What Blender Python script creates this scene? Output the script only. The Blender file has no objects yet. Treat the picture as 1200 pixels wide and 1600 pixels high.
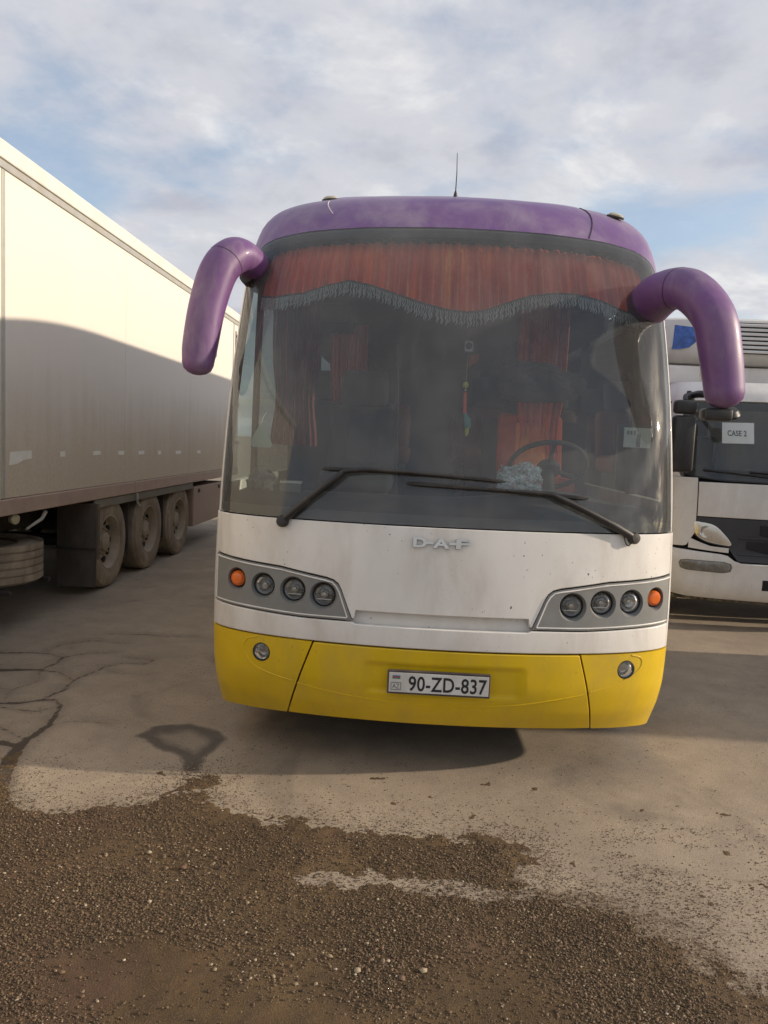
import bpy, bmesh, math, random
import numpy as np
from mathutils import Vector, Matrix

random.seed(7)
RNG = np.random.default_rng(11)
R = math.radians
sc = bpy.context.scene

# ------------------------------------------------------------------ camera
CAMH = 1.77
vX = Vector((0.99830188, 0.04791849, -0.03312366))      # world axes seen in camera space (x right, y down, z forward)
vY = Vector((0.03732302, -0.08957524, 0.9952805))
vZ = Vector((0.04472528, -0.99482667, -0.0912116))
cam = bpy.data.cameras.new('camera')
cam.sensor_fit = 'VERTICAL'
cam.sensor_height = 32.0
cam.lens = 24.0                                         # 1200 px focal length on a 1600 px high frame
cam.clip_start = 0.05
cam.clip_end = 3000
camo = bpy.data.objects.new('camera', cam)
sc.collection.objects.link(camo)
right = Vector((vX[0], vY[0], vZ[0])); up = -Vector((vX[1], vY[1], vZ[1])); back = -Vector((vX[2], vY[2], vZ[2]))
mw = Matrix((right, up, back)).transposed().to_4x4()
mw.translation = (0, 0, CAMH)
camo.matrix_world = mw
sc.camera = camo

# ------------------------------------------------------------------ light
SUN_TO = Vector((1.0, 0.01, 0.345)).normalized()
ELEV = math.asin(SUN_TO.z)
AZ = math.atan2(SUN_TO.x, SUN_TO.y)
world = bpy.data.worlds.new('World')
sc.world = world
world.use_nodes = True
nt = world.node_tree
nt.nodes.clear()
wn = lambda t: nt.nodes.new(t)
wout = wn('ShaderNodeOutputWorld'); bg = wn('ShaderNodeBackground')
sky = wn('ShaderNodeTexSky'); sky.sky_type = 'NISHITA'; sky.sun_disc = False
sky.sun_elevation = ELEV; sky.sun_rotation = AZ; sky.air_density = 1.0; sky.dust_density = 1.5; sky.altitude = 50
bg.inputs['Strength'].default_value = 0.15
tc = wn('ShaderNodeTexCoord')
sep = wn('ShaderNodeSeparateXYZ'); nt.links.new(tc.outputs['Generated'], sep.inputs[0])
def wmath(op, a, b=None, clamp=False):
    n = wn('ShaderNodeMath'); n.operation = op; n.use_clamp = clamp
    for i, v in enumerate((a, b)):
        if v is None: continue
        if isinstance(v, (int, float)): n.inputs[i].default_value = v
        else: nt.links.new(v, n.inputs[i])
    return n.outputs[0]
zc = wmath('ADD', wmath('MAXIMUM', sep.outputs[2], 0.0), 0.22)
cx = wmath('DIVIDE', sep.outputs[0], zc); cy = wmath('DIVIDE', sep.outputs[1], zc)
comb = wn('ShaderNodeCombineXYZ')
nt.links.new(cx, comb.inputs[0]); nt.links.new(cy, comb.inputs[1])
def wnoise(scale, detail, rough, dist, off):
    m = wn('ShaderNodeMapping'); m.inputs['Location'].default_value = off
    nt.links.new(comb.outputs[0], m.inputs[0])
    n = wn('ShaderNodeTexNoise'); n.inputs['Scale'].default_value = scale; n.inputs['Detail'].default_value = detail
    n.inputs['Roughness'].default_value = rough; n.inputs['Distortion'].default_value = dist
    nt.links.new(m.outputs[0], n.inputs['Vector'])
    return n.outputs['Fac']
def wramp(fac, stops):
    r = wn('ShaderNodeValToRGB'); e = r.color_ramp.elements
    while len(e) < len(stops): e.new(0.5)
    for k, (p, c) in enumerate(stops): e[k].position = p; e[k].color = c
    r.color_ramp.interpolation = 'EASE'
    nt.links.new(fac, r.inputs[0])
    return r.outputs['Color']
CO = (12.7, 17.36, 0.0)
cover = wramp(wnoise(1.7, 8, 0.58, 0.15, CO), [(0.33, (0.25, 0.25, 0.25, 1)), (0.56, (1, 1, 1, 1))])
shade = wramp(wnoise(2.4, 8, 0.58, 0.2, (7.4, 2.2, 0.0)), [(0.32, (2.55, 2.62, 2.98, 1)), (0.50, (3.25, 3.30, 3.55, 1)), (0.66, (4.3, 4.28, 4.28, 1))])
skyb = wn('ShaderNodeMixRGB'); skyb.blend_type = 'MULTIPLY'; skyb.inputs[0].default_value = 1.0
nt.links.new(sky.outputs[0], skyb.inputs[1]); skyb.inputs[2].default_value = (0.95, 0.95, 0.95, 1)
mixw = wn('ShaderNodeMixRGB')
nt.links.new(cover, mixw.inputs[0]); nt.links.new(skyb.outputs[0], mixw.inputs[1]); nt.links.new(shade, mixw.inputs[2])
nt.links.new(mixw.outputs[0], bg.inputs['Color']); nt.links.new(bg.outputs[0], wout.inputs['Surface'])

sun = bpy.data.lights.new('sun', 'SUN')
sun.energy = 3.2; sun.angle = R(1.0); sun.color = (1.0, 0.85, 0.67)
suno = bpy.data.objects.new('sun', sun)
sc.collection.objects.link(suno)
suno.rotation_euler = (-SUN_TO).to_track_quat('-Z', 'Y').to_euler()
suno.location = (20, 2, 12)

vs = sc.view_settings
vs.view_transform = 'Standard'; vs.look = 'None'; vs.gamma = 1.0; vs.exposure = 0.42; vs.use_curve_mapping = False
sc.cycles.use_denoising = True
sc.cycles.max_bounces = 8
sc.cycles.transparent_max_bounces = 24
sc.cycles.caustics_reflective = False; sc.cycles.caustics_refractive = False

# ------------------------------------------------------------------ materials
MATS = {}
def newmat(name):
    m = bpy.data.materials.new(name); m.use_nodes = True
    t = m.node_tree; t.nodes.clear()
    o = t.nodes.new('ShaderNodeOutputMaterial')
    return m, t, o
class NT:
    """small node helper"""
    def __init__(s, t): s.t = t
    def n(s, typ, **kw):
        n = s.t.nodes.new(typ)
        for k, v in kw.items(): setattr(n, k, v)
        return n
    def l(s, a, b): s.t.links.new(a, b)
    def put(s, sock, v):
        if hasattr(v, 'is_linked') or hasattr(v, 'links'): s.t.links.new(v, sock)
        elif isinstance(v, (tuple, list)) and len(v) == 3 and len(sock.default_value) == 4: sock.default_value = (*v, 1)
        else: sock.default_value = v
    def pos(s, scale=(1, 1, 1), obj=False):
        if obj: g = s.n('ShaderNodeTexCoord').outputs['Object']
        else: g = s.n('ShaderNodeNewGeometry').outputs['Position']
        m = s.n('ShaderNodeMapping'); m.inputs['Scale'].default_value = scale; s.l(g, m.inputs[0])
        return m.outputs[0]
    def noise(s, vec, scale, detail=4, rough=0.55, dist=0.0):
        n = s.n('ShaderNodeTexNoise'); s.l(vec, n.inputs['Vector'])
        n.inputs['Scale'].default_value = scale; n.inputs['Detail'].default_value = detail
        n.inputs['Roughness'].default_value = rough; n.inputs['Distortion'].default_value = dist
        return n.outputs['Fac']
    def math(s, op, a, b=0.0, clamp=False):
        n = s.n('ShaderNodeMath', operation=op, use_clamp=clamp); s.put(n.inputs[0], a); s.put(n.inputs[1], b)
        return n.outputs[0]
    def rng(s, v, a, b, c=0.0, d=1.0, smooth=True):
        n = s.n('ShaderNodeMapRange'); n.interpolation_type = 'SMOOTHSTEP' if smooth else 'LINEAR'
        s.put(n.inputs[0], v)
        for k, x in zip((1, 2, 3, 4), (a, b, c, d)): n.inputs[k].default_value = x
        return n.outputs[0]
    def mix(s, f, a, b, blend='MIX'):
        n = s.n('ShaderNodeMixRGB', blend_type=blend); s.put(n.inputs[0], f); s.put(n.inputs[1], a); s.put(n.inputs[2], b)
        return n.outputs[0]
    def bump(s, h, dist=0.002, strength=0.5):
        b = s.n('ShaderNodeBump'); b.inputs['Distance'].default_value = dist; b.inputs['Strength'].default_value = strength
        s.l(h, b.inputs['Height']); return b.outputs[0]
    def attr(s, name):
        return s.n('ShaderNodeAttribute', attribute_name=name).outputs['Fac']

def pm(name, col, rough=0.5, metal=0.0, var=0.08, vs_=6.0, bump=0.0, bs=120.0, coat=0.0, dirt=None, dirt_amt=0.0, dirt_scale=3.0, spec=0.5, speck=0.0):
    """painted / plain surface: base colour with noise variation, optional dirt film and specks"""
    if name in MATS: return MATS[name]
    m, t, o = newmat(name); N = NT(t)
    p = N.n('ShaderNodeBsdfPrincipled')
    P = N.pos()
    v = N.noise(P, vs_, 5, 0.6)
    c = N.mix(N.rng(v, 0.25, 0.75), tuple(x * (1 - var) for x in col), tuple(min(1, x * (1 + var)) for x in col))
    r = N.rng(v, 0.2, 0.8, max(0.02, rough - 0.06), min(1, rough + 0.08))
    if dirt:
        d1 = N.noise(N.pos((1, 1, 0.35)), dirt_scale, 7, 0.65, 0.4)
        f = N.math('MULTIPLY', N.rng(d1, 0.38, 0.75), dirt_amt)
        c = N.mix(f, c, dirt)
        r = N.math('ADD', r, N.math('MULTIPLY', f, 0.3), True)
    if speck:
        sp = N.noise(P, 55, 2, 0.5); sp2 = N.noise(P, 4.0, 3, 0.6)
        f2 = N.math('MULTIPLY', N.rng(sp, 0.69, 0.74), N.math('MULTIPLY', N.rng(sp2, 0.46, 0.64), speck))
        c = N.mix(f2, c, (0.10, 0.075, 0.055))
    N.put(p.inputs['Base Color'], c); N.put(p.inputs['Roughness'], r)
    p.inputs['Metallic'].default_value = metal
    p.inputs['Specular IOR Level'].default_value = spec
    p.inputs['Coat Weight'].default_value = coat; p.inputs['Coat Roughness'].default_value = 0.08
    if bump:
        N.put(p.inputs['Normal'], N.bump(N.noise(P, bs, 4, 0.6), 0.002, bump))
    N.l(p.outputs[0], o.inputs[0])
    MATS[name] = m
    return m

def glass_mat(name, tint=(0.5, 0.55, 0.52), dust=0.10, dustcol=(0.42, 0.40, 0.36), streak=0.06, rough=0.02, ior=1.5):
    m, t, o = newmat(name); N = NT(t)
    tr = N.n('ShaderNodeBsdfTransparent'); tr.inputs[0].default_value = (*tint, 1)
    df = N.n('ShaderNodeBsdfDiffuse'); df.inputs[0].default_value = (*dustcol, 1)
    gl = N.n('ShaderNodeBsdfGlossy'); gl.inputs['Roughness'].default_value = rough; gl.inputs[0].default_value = (0.95, 0.97, 1, 1)
    a = N.noise(N.pos((1.4, 1.4, 0.5)), 2.2, 6, 0.6, 0.6)
    b = N.noise(N.pos((5, 5, 0.6)), 6, 4, 0.6, 0.2)
    f = N.math('ADD', N.math('MULTIPLY', N.rng(a, 0.3, 0.75), streak * 1.6), N.math('MULTIPLY', N.rng(b, 0.45, 0.8), streak))
    f = N.math('ADD', f, dust, True)
    m1 = N.n('ShaderNodeMixShader'); N.l(f, m1.inputs[0]); N.l(tr.outputs[0], m1.inputs[1]); N.l(df.outputs[0], m1.inputs[2])
    fr = N.n('ShaderNodeFresnel'); fr.inputs[0].default_value = ior
    m2 = N.n('ShaderNodeMixShader'); N.l(fr.outputs[0], m2.inputs[0]); N.l(m1.outputs[0], m2.inputs[1]); N.l(gl.outputs[0], m2.inputs[2])
    N.l(m2.outputs[0], o.inputs[0])
    MATS[name] = m
    return m

DUST = (0.30, 0.235, 0.17)
M_WHITE = pm('bus_white_paint', (0.74, 0.72, 0.68), 0.32, var=0.04, vs_=2.5, coat=0.25, dirt=(0.36, 0.30, 0.23), dirt_amt=0.42, dirt_scale=3.5, speck=1.0)
M_WHITE2 = pm('bus_side_white', (0.80, 0.78, 0.73), 0.4, var=0.05, dirt=DUST, dirt_amt=0.4)
M_YELLOW = pm('bus_yellow_paint', (0.68, 0.46, 0.008), 0.36, var=0.06, vs_=3, coat=0.2, dirt=(0.30, 0.22, 0.10), dirt_amt=0.32, dirt_scale=4, speck=0.5)
M_PURPLE = pm('bus_purple_paint', (0.150, 0.068, 0.215), 0.38, var=0.10, vs_=3, coat=0.2, dirt=(0.36, 0.31, 0.37), dirt_amt=0.62, dirt_scale=3)
M_PURPLE2 = pm('mirror_purple_paint', (0.150, 0.062, 0.200), 0.46, var=0.12, vs_=5, coat=0.08, dirt=(0.34, 0.29, 0.32), dirt_amt=0.44, dirt_scale=6, speck=0.5)
M_GREY = pm('lamp_panel_grey', (0.19, 0.195, 0.19), 0.5, var=0.08, vs_=8, dirt=(0.30, 0.27, 0.22), dirt_amt=0.3)
M_TRIM = pm('lamp_trim_white', (0.70, 0.69, 0.66), 0.4, var=0.05, dirt=DUST, dirt_amt=0.3)
M_BLACK = pm('black_plastic', (0.018, 0.018, 0.019), 0.45, var=0.15, vs_=12, dirt=(0.16, 0.135, 0.11), dirt_amt=0.22, dirt_scale=8)
M_VOID = pm('dark_cavity', (0.012, 0.011, 0.011), 0.8)
M_FRIT = pm('windscreen_frit', (0.016, 0.016, 0.017), 0.35, dirt=(0.15, 0.14, 0.12), dirt_amt=0.25)
M_RUBBER = pm('rubber', (0.022, 0.021, 0.020), 0.75, bump=0.3, bs=90, dirt=(0.20, 0.16, 0.12), dirt_amt=0.35, dirt_scale=6)
M_CHROME = pm('chrome', (0.58, 0.57, 0.55), 0.22, 1.0, dirt=(0.35, 0.31, 0.26), dirt_amt=0.4)
M_REFL = pm('reflector', (0.50, 0.50, 0.49), 0.16, 1.0, var=0.15, vs_=30)
M_AMBER = pm('amber_lens', (0.78, 0.16, 0.02), 0.18, var=0.1, vs_=40, coat=0.6)
M_LENSCLR = pm('clear_marker', (0.55, 0.50, 0.36), 0.2, coat=0.5)
M_PLATE = pm('plate_white', (0.66, 0.66, 0.63), 0.5, dirt=DUST, dirt_amt=0.35, dirt_scale=9)
M_INK = pm('plate_ink', (0.018, 0.017, 0.02), 0.5)
M_INKG = pm('faded_ink', (0.12, 0.13, 0.13), 0.6)
M_DASH = pm('dashboard_vinyl', (0.035, 0.036, 0.038), 0.7, bump=0.3, bs=200, dirt=(0.15, 0.14, 0.12), dirt_amt=0.3)
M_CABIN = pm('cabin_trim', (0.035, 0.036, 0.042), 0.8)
def satin():
    m, t, o = newmat('red_satin_painted_sheen'); N = NT(t)
    p = N.n('ShaderNodeBsdfPrincipled')
    a = N.noise(N.pos((16, 4, 0.5)), 1.0, 2, 0.5, 0.2); b = N.noise(N.pos((2.2, 1, 0.6)), 1.0, 3, 0.5)
    c = N.mix(N.rng(a, 0.25, 0.80), (0.66, 0.065, 0.035), (0.93, 0.19, 0.06))  # orange streaks paint the satin's sheen into the red
    c = N.mix(N.math('MULTIPLY', N.rng(a, 0.60, 0.76), N.rng(b, 0.42, 0.6)), c, (0.92, 0.34, 0.08))
    N.put(p.inputs['Base Color'], c); p.inputs['Roughness'].default_value = 0.42
    N.l(p.outputs[0], o.inputs[0]); return m
M_RED = satin()
M_RED2 = pm('red_seat_cloth', (0.34, 0.05, 0.03), 0.85, var=0.25, vs_=10)
M_ORANGE = pm('orange_seat_cloth', (0.50, 0.14, 0.035), 0.85, var=0.2, vs_=14)
M_FRINGE = pm('fringe_band', (0.05, 0.055, 0.055), 0.85)
M_TASSEL = pm('fringe_tassel', (0.30, 0.31, 0.30), 0.8, var=0.3, vs_=60)
M_SEATBLK = pm('seat_black', (0.03, 0.03, 0.033), 0.85)
M_GLASS = glass_mat('windscreen_glass', (0.90, 0.96, 0.94), 0.108, (0.40, 0.40, 0.385), 0.048)
M_SIDEGLASS = glass_mat('side_glass', (0.45, 0.52, 0.50), 0.08, (0.40, 0.38, 0.33), 0.05)
M_REARGLASS = glass_mat('tinted_side_glass', (0.20, 0.23, 0.22), 0.06, (0.38, 0.36, 0.32), 0.05)
M_LAMPGLASS = glass_mat('lamp_glass', (0.88, 0.89, 0.88), 0.06, (0.36, 0.35, 0.33), 0.05)

# ------------------------------------------------------------------ mesh helpers
COL = sc.collection
def root_of(o):
    while o.parent is not None: o = o.parent
    return o
def tag(o, label=None, cat=None, group=None, kind=None):
    if label: o['label'] = label
    if cat: o['category'] = cat
    if group: o['group'] = group
    if kind: o['kind'] = kind
    return o
def empty(name, loc, label, cat, group=None):
    o = bpy.data.objects.new(name, None); COL.objects.link(o); o.location = loc
    o.empty_display_size = 0.2
    return tag(o, label, cat, group)
def link(name, me, mat, parent=None, sharp=35):
    if mat is not None:
        for m in (mat if isinstance(mat, (list, tuple)) else [mat]): me.materials.append(m)
    o = bpy.data.objects.new(name, me); COL.objects.link(o)
    if parent is not None:
        o.parent = parent
        loc = root_of(parent).location
        me.transform(Matrix.Translation(-Vector(loc)))
    if sharp is not None:
        me.shade_smooth(); me.set_sharp_from_angle(angle=R(sharp))
    return o
def from_bm(name, bm, mat, parent=None, sharp=35, recalc=True):
    if recalc: bmesh.ops.recalc_face_normals(bm, faces=bm.faces)
    me = bpy.data.meshes.new(name); bm.to_mesh(me); bm.free()
    return link(name, me, mat, parent, sharp)
def from_np(name, verts, faces, mat, parent=None, sharp=35, recalc=True):
    me = bpy.data.meshes.new(name)
    me.from_pydata([tuple(v) for v in verts], [], [tuple(f) for f in faces]); me.update()
    if recalc:
        bm = bmesh.new(); bm.from_mesh(me); bmesh.ops.recalc_face_normals(bm, faces=bm.faces); bm.to_mesh(me); bm.free()
    return link(name, me, mat, parent, sharp)
def add_box(bm, lo, hi, bev=0.0, seg=2):
    r = bmesh.ops.create_cube(bm, size=1.0)
    v = r['verts']
    c = [(a + b) / 2 for a, b in zip(lo, hi)]; s = [abs(b - a) for a, b in zip(lo, hi)]
    bmesh.ops.scale(bm, vec=s, verts=v); bmesh.ops.translate(bm, vec=c, verts=v)
    if bev > 0:
        e = list({e for x in v for e in x.link_edges})
        bmesh.ops.bevel(bm, geom=e, offset=min(bev, min(s) * 0.45), segments=seg, profile=0.5, affect='EDGES')
def box(name, lo, hi, mat, parent=None, bev=0.0, seg=2):
    bm = bmesh.new(); add_box(bm, lo, hi, bev, seg)
    return from_bm(name, bm, mat, parent, 18)
def catmull(pts, n=8, closed=False):
    P = [Vector(p) for p in pts]; out = []
    m = len(P)
    for i in range(m if closed else m - 1):
        p0 = P[(i - 1) % m] if closed or i > 0 else P[0] * 2 - P[1]
        p1 = P[i]; p2 = P[(i + 1) % m]
        p3 = P[(i + 2) % m] if closed or i + 2 < m else P[-1] * 2 - P[-2]
        for k in range(n):
            t = k / n
            out.append(0.5 * ((2 * p1) + (p2 - p0) * t + (2 * p0 - 5 * p1 + 4 * p2 - p3) * t * t + (3 * p1 - p0 - 3 * p2 + p3) * t ** 3))
    if not closed: out.append(P[-1])
    return out
def add_tube(bm, pts, rad, seg=10, flat=1.0, upv=(0, 0, 1), caps=True, roundend=False, sq=2.0, ref=None):
    """sweep along pts; rad: number or per point list; flat scales the section along the side axis"""
    pts = [Vector(p) for p in pts]
    rad = list(rad) if hasattr(rad, '__len__') else [rad] * len(pts)
    if roundend:
        for end in (0, -1):
            d = (pts[end] - pts[1 if end == 0 else -2]).normalized(); r0 = rad[end]; p0 = pts[end].copy()
            for a in (30, 55, 75):
                q = p0 + d * r0 * math.sin(R(a)) * 0.8; rr = r0 * math.cos(R(a))
                if end == 0: pts.insert(0, q); rad.insert(0, rr)
                else: pts.append(q); rad.append(rr)
    rings = []
    prev = None
    for i, p in enumerate(pts):
        d = (pts[min(i + 1, len(pts) - 1)] - pts[max(i - 1, 0)]).normalized()
        if ref is not None:
            a = (Vector(ref) - d * Vector(ref).dot(d)).normalized()
        elif prev is None:
            u = Vector(upv)
            if abs(u.dot(d)) > 0.95: u = Vector((1, 0, 0))
            a = (u - d * u.dot(d)).normalized()
        else:
            a = (prev - d * prev.dot(d)).normalized()
        prev = a
        b = d.cross(a)
        ring_ = []
        for k in range(seg):
            c_, s_ = math.cos(2 * math.pi * k / seg), math.sin(2 * math.pi * k / seg)
            if sq != 2.0:                                                  # squarer, shell-like section
                g_ = (abs(c_) ** sq + abs(s_) ** sq) ** (-1 / sq); c_, s_ = c_ * g_, s_ * g_
            ring_.append(bm.verts.new(p + (a * c_ + b * s_ * flat) * rad[i]))
        rings.append(ring_)
    for r0, r1 in zip(rings, rings[1:]):
        for k in range(seg):
            bm.faces.new((r0[k], r0[(k + 1) % seg], r1[(k + 1) % seg], r1[k]))
    if caps:
        bm.faces.new(rings[0][::-1]); bm.faces.new(rings[-1])
def tube(name, pts, rad, mat, parent=None, seg=10, flat=1.0, upv=(0, 0, 1), roundend=False):
    bm = bmesh.new(); add_tube(bm, pts, rad, seg, flat, upv, True, roundend)
    return from_bm(name, bm, mat, parent, 50)
def axis_matrix(origin, axis, upv=(0, 0, 1)):
    """frame with local z along axis"""
    z = Vector(axis).normalized(); u = Vector(upv)
    if abs(u.dot(z)) > 0.95: u = Vector((1, 0, 0))
    x = u.cross(z).normalized(); y = z.cross(x)
    m = Matrix((x, y, z)).transposed().to_4x4(); m.translation = Vector(origin)
    return m
def add_lathe(bm, prof, M, seg=24, closed=False):
    """prof: list of (radius, height) about local z of M"""
    rings = []
    for r, h in prof:
        if r < 1e-6: rings.append([bm.verts.new(M @ Vector((0, 0, h)))])
        else: rings.append([bm.verts.new(M @ Vector((r * math.cos(2 * math.pi * k / seg), r * math.sin(2 * math.pi * k / seg), h))) for k in range(seg)])
    pairs = list(zip(rings, rings[1:])) + ([(rings[-1], rings[0])] if closed else [])
    for a, b in pairs:
        for k in range(seg):
            k2 = (k + 1) % seg
            if len(a) == 1 and len(b) == 1: continue
            if len(a) == 1: bm.faces.new((a[0], b[k], b[k2]))
            elif len(b) == 1: bm.faces.new((a[k], a[k2], b[0]))
            else: bm.faces.new((a[k], a[k2], b[k2], b[k]))
def lathe(name, prof, M, mat, parent=None, seg=24, closed=False, sharp=35):
    bm = bmesh.new(); add_lathe(bm, prof, M, seg, closed)
    return from_bm(name, bm, mat, parent, sharp)
def prism(name, poly, y0, y1, mat, parent=None, bev=0.0):
    """poly of (x, z) extruded from y0 to y1"""
    bm = bmesh.new()
    a = [bm.verts.new((x, y0, z)) for x, z in poly]; b = [bm.verts.new((x, y1, z)) for x, z in poly]
    bm.faces.new(a); bm.faces.new(b[::-1])
    for k in range(len(a)):
        k2 = (k + 1) % len(a); bm.faces.new((a[k], b[k], b[k2], a[k2]))
    if bev: bmesh.ops.bevel(bm, geom=list(bm.edges), offset=bev, segments=2, profile=0.5, affect='EDGES')
    return from_bm(name, bm, mat, parent)
def bevel_mod(o, w, seg=2):
    m = o.modifiers.new('bevel', 'BEVEL'); m.width = w; m.segments = seg; m.limit_method = 'ANGLE'; m.angle_limit = R(40)
    return o
def bake(o):
    """apply the modifiers of o without operators"""
    dg = bpy.context.evaluated_depsgraph_get()
    me = bpy.data.meshes.new_from_object(o.evaluated_get(dg))
    o.modifiers.clear(); o.data = me
    me.shade_smooth(); me.set_sharp_from_angle(angle=R(35))
    return o
def cut(o, cutter_bm):
    bmesh.ops.recalc_face_normals(cutter_bm, faces=cutter_bm.faces)
    me = bpy.data.meshes.new('cut'); cutter_bm.to_mesh(me); cutter_bm.free()
    me.transform(Matrix.Translation(-Vector(root_of(o).location)) if o.parent else Matrix())
    c = bpy.data.objects.new('cut', me); COL.objects.link(c)
    if o.parent: c.location = root_of(o).location
    m = o.modifiers.new('cut', 'BOOLEAN'); m.operation = 'DIFFERENCE'; m.object = c; m.solver = 'EXACT'
    bpy.context.view_layer.update()
    bake(o)
    bpy.data.objects.remove(c); bpy.data.meshes.remove(me)
    return o
def text_bm(body, height=1.0, depth=0.004, bold=0.0, spacing=1.0):
    cu = bpy.data.curves.new('txt', 'FONT'); cu.body = body; cu.size = 1.0; cu.extrude = 0.5; cu.offset = bold; cu.space_character = spacing
    cu.align_x = 'CENTER'; cu.align_y = 'CENTER'; cu.resolution_u = 4
    o = bpy.data.objects.new('txt', cu); COL.objects.link(o)
    bpy.context.view_layer.update()
    dg = bpy.context.evaluated_depsgraph_get()
    me = bpy.data.meshes.new_from_object(o.evaluated_get(dg))
    bm = bmesh.new(); bm.from_mesh(me)
    bpy.data.objects.remove(o); bpy.data.curves.remove(cu); bpy.data.meshes.remove(me)
    bmesh.ops.remove_doubles(bm, verts=bm.verts, dist=1e-5)
    return bm
def text(name, body, centre, width, height, mat, parent, depth=0.004, bold=0.0, spacing=1.0, normal=(0, -1, 0), upv=(0, 0, 1), mapf=None):
    """extruded lettering fitted into width x height, facing normal"""
    bm = text_bm(body, bold=bold, spacing=spacing)
    xs = [v.co.x for v in bm.verts]; ys = [v.co.y for v in bm.verts]
    cx_, cy_ = (min(xs) + max(xs)) / 2, (min(ys) + max(ys)) / 2
    sx = width / (max(xs) - min(xs)); sy = height / (max(ys) - min(ys))
    n = Vector(normal).normalized(); u = Vector(upv); u = (u - n * u.dot(n)).normalized(); r = u.cross(n)
    for v in bm.verts:
        x, y, z = (v.co.x - cx_) * sx, (v.co.y - cy_) * sy, (v.co.z + 0.5) * depth
        v.co = mapf(x, y, z) if mapf else Vector(centre) + r * x + u * y + n * z
    return from_bm(name, bm, mat, parent, 30)

# value noise in numpy, for terrain and cloth
class VN:
    def __init__(s, seed): s.g = np.random.default_rng(seed).random((256, 256))
    def __call__(s, x, y):
        x = np.asarray(x, float); y = np.asarray(y, float)
        xi = np.floor(x).astype(int); yi = np.floor(y).astype(int); fx = x - xi; fy = y - yi
        fx = fx * fx * (3 - 2 * fx); fy = fy * fy * (3 - 2 * fy)
        g = lambda i, j: s.g[i % 256, j % 256]
        return (g(xi, yi) * (1 - fx) + g(xi + 1, yi) * fx) * (1 - fy) + (g(xi, yi + 1) * (1 - fx) + g(xi + 1, yi + 1) * fx) * fy
    def fbm(s, x, y, o=4, gain=0.5):
        a, t, m = 1.0, 0.0, 0.0
        for k in range(o):
            t = t + a * s(x * 2 ** k + 17 * k, y * 2 ** k + 31 * k); m += a; a *= gain
        return t / m

# ------------------------------------------------------------------ curved vehicle fronts
def ipf(zs, vs):
    zs = np.array(zs, float); vs = np.array(vs, float)
    h = np.diff(zs); d = np.diff(vs) / h; m = np.zeros_like(vs); m[0] = d[0]; m[-1] = d[-1]
    for i in range(1, len(vs) - 1):
        m[i] = 0 if d[i - 1] * d[i] <= 0 else (h[i - 1] + h[i]) / (h[i - 1] / d[i] + h[i] / d[i - 1])
    def f(z):
        z = np.asarray(z, float)
        k = np.clip(np.searchsorted(zs, z) - 1, 0, len(h) - 1); t = np.clip((z - zs[k]) / h[k], 0, 1)
        return (2*t**3-3*t**2+1)*vs[k] + (t**3-2*t**2+t)*h[k]*m[k] + (-2*t**3+3*t**2)*vs[k+1] + (t**3-t**2)*h[k]*m[k+1]
    return f
class Front:
    """bowed vehicle front: t is the plan angle in degrees (0 centre, +-90 corner, beyond: straight back 0.1 m per degree), z the height"""
    def __init__(s, x0, yf, zy, yv, zw, wv, zb, bv):
        s.x0, s.yf = x0, yf; s.y0 = ipf(zy, yv); s.w = ipf(zw, wv); s.b = ipf(zb, bv)
    def raw(s, t, z):
        t, z = np.broadcast_arrays(np.asarray(t, float), np.asarray(z, float))
        tc_ = np.radians(np.clip(t, -90, 90)); ext = np.maximum(np.abs(t) - 90, 0) * 0.1
        return np.stack([s.x0 + s.w(z) * np.sin(tc_), s.yf + s.y0(z) + s.b(z) * (1 - np.cos(tc_)) + ext, z], -1)
    def nrm(s, t, z):
        e = 1e-3
        a = s.raw(np.asarray(t) + 0.2, z) - s.raw(np.asarray(t) - 0.2, z); b = s.raw(t, np.asarray(z) + e) - s.raw(t, np.asarray(z) - e)
        n = np.cross(a, b); n /= np.maximum(np.linalg.norm(n, axis=-1, keepdims=True), 1e-9)
        return n
    def p(s, t, z, off=0.0):
        o = np.asarray(off, float)
        return s.raw(t, z) + s.nrm(t, z) * (o[..., None] if o.ndim else o)
    def pv(s, t, z, off=0.0): return Vector(s.p(t, z, off))
    def ty(s, y, z, side):
        """t of the side point at world y"""
        return side * (90 + (y - (s.yf + s.y0(z) + s.b(z))) * 10)
def patch(name, S, fn, nu, nv, off, thick, mat, parent, bev=0.0, us=None):
    U, V = np.meshgrid(np.linspace(0, 1, nu + 1) if us is None else np.array(us), np.linspace(0, 1, nv + 1), indexing='ij')
    nu = U.shape[0] - 1
    t, z = fn(U, V)
    o = off(t, z) if callable(off) else np.full(t.shape, float(off))
    A = S.p(t, z, o).reshape(-1, 3)
    I = lambda i, j: i * (nv + 1) + j
    F = [(I(i, j), I(i + 1, j), I(i + 1, j + 1), I(i, j + 1)) for i in range(nu) for j in range(nv)]
    V_ = A
    if thick > 0:
        Bk = S.p(t, z, o - thick).reshape(-1, 3); n0 = len(A); V_ = np.concatenate([A, Bk])
        F += [tuple(n0 + k for k in f[::-1]) for f in F]
        rim = [I(i, 0) for i in range(nu)] + [I(nu, j) for j in range(nv)] + [I(i, nv) for i in range(nu, 0, -1)] + [I(0, j) for j in range(nv, 0, -1)]
        for a, b in zip(rim, rim[1:] + rim[:1]): F.append((b, a, n0 + a, n0 + b))
    ob = from_np(name, V_, F, mat, parent, recalc=thick > 0)
    if bev: bevel_mod(ob, bev)
    return ob
def lin(xs, ys): return lambda x: np.interp(x, xs, ys)
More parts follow.
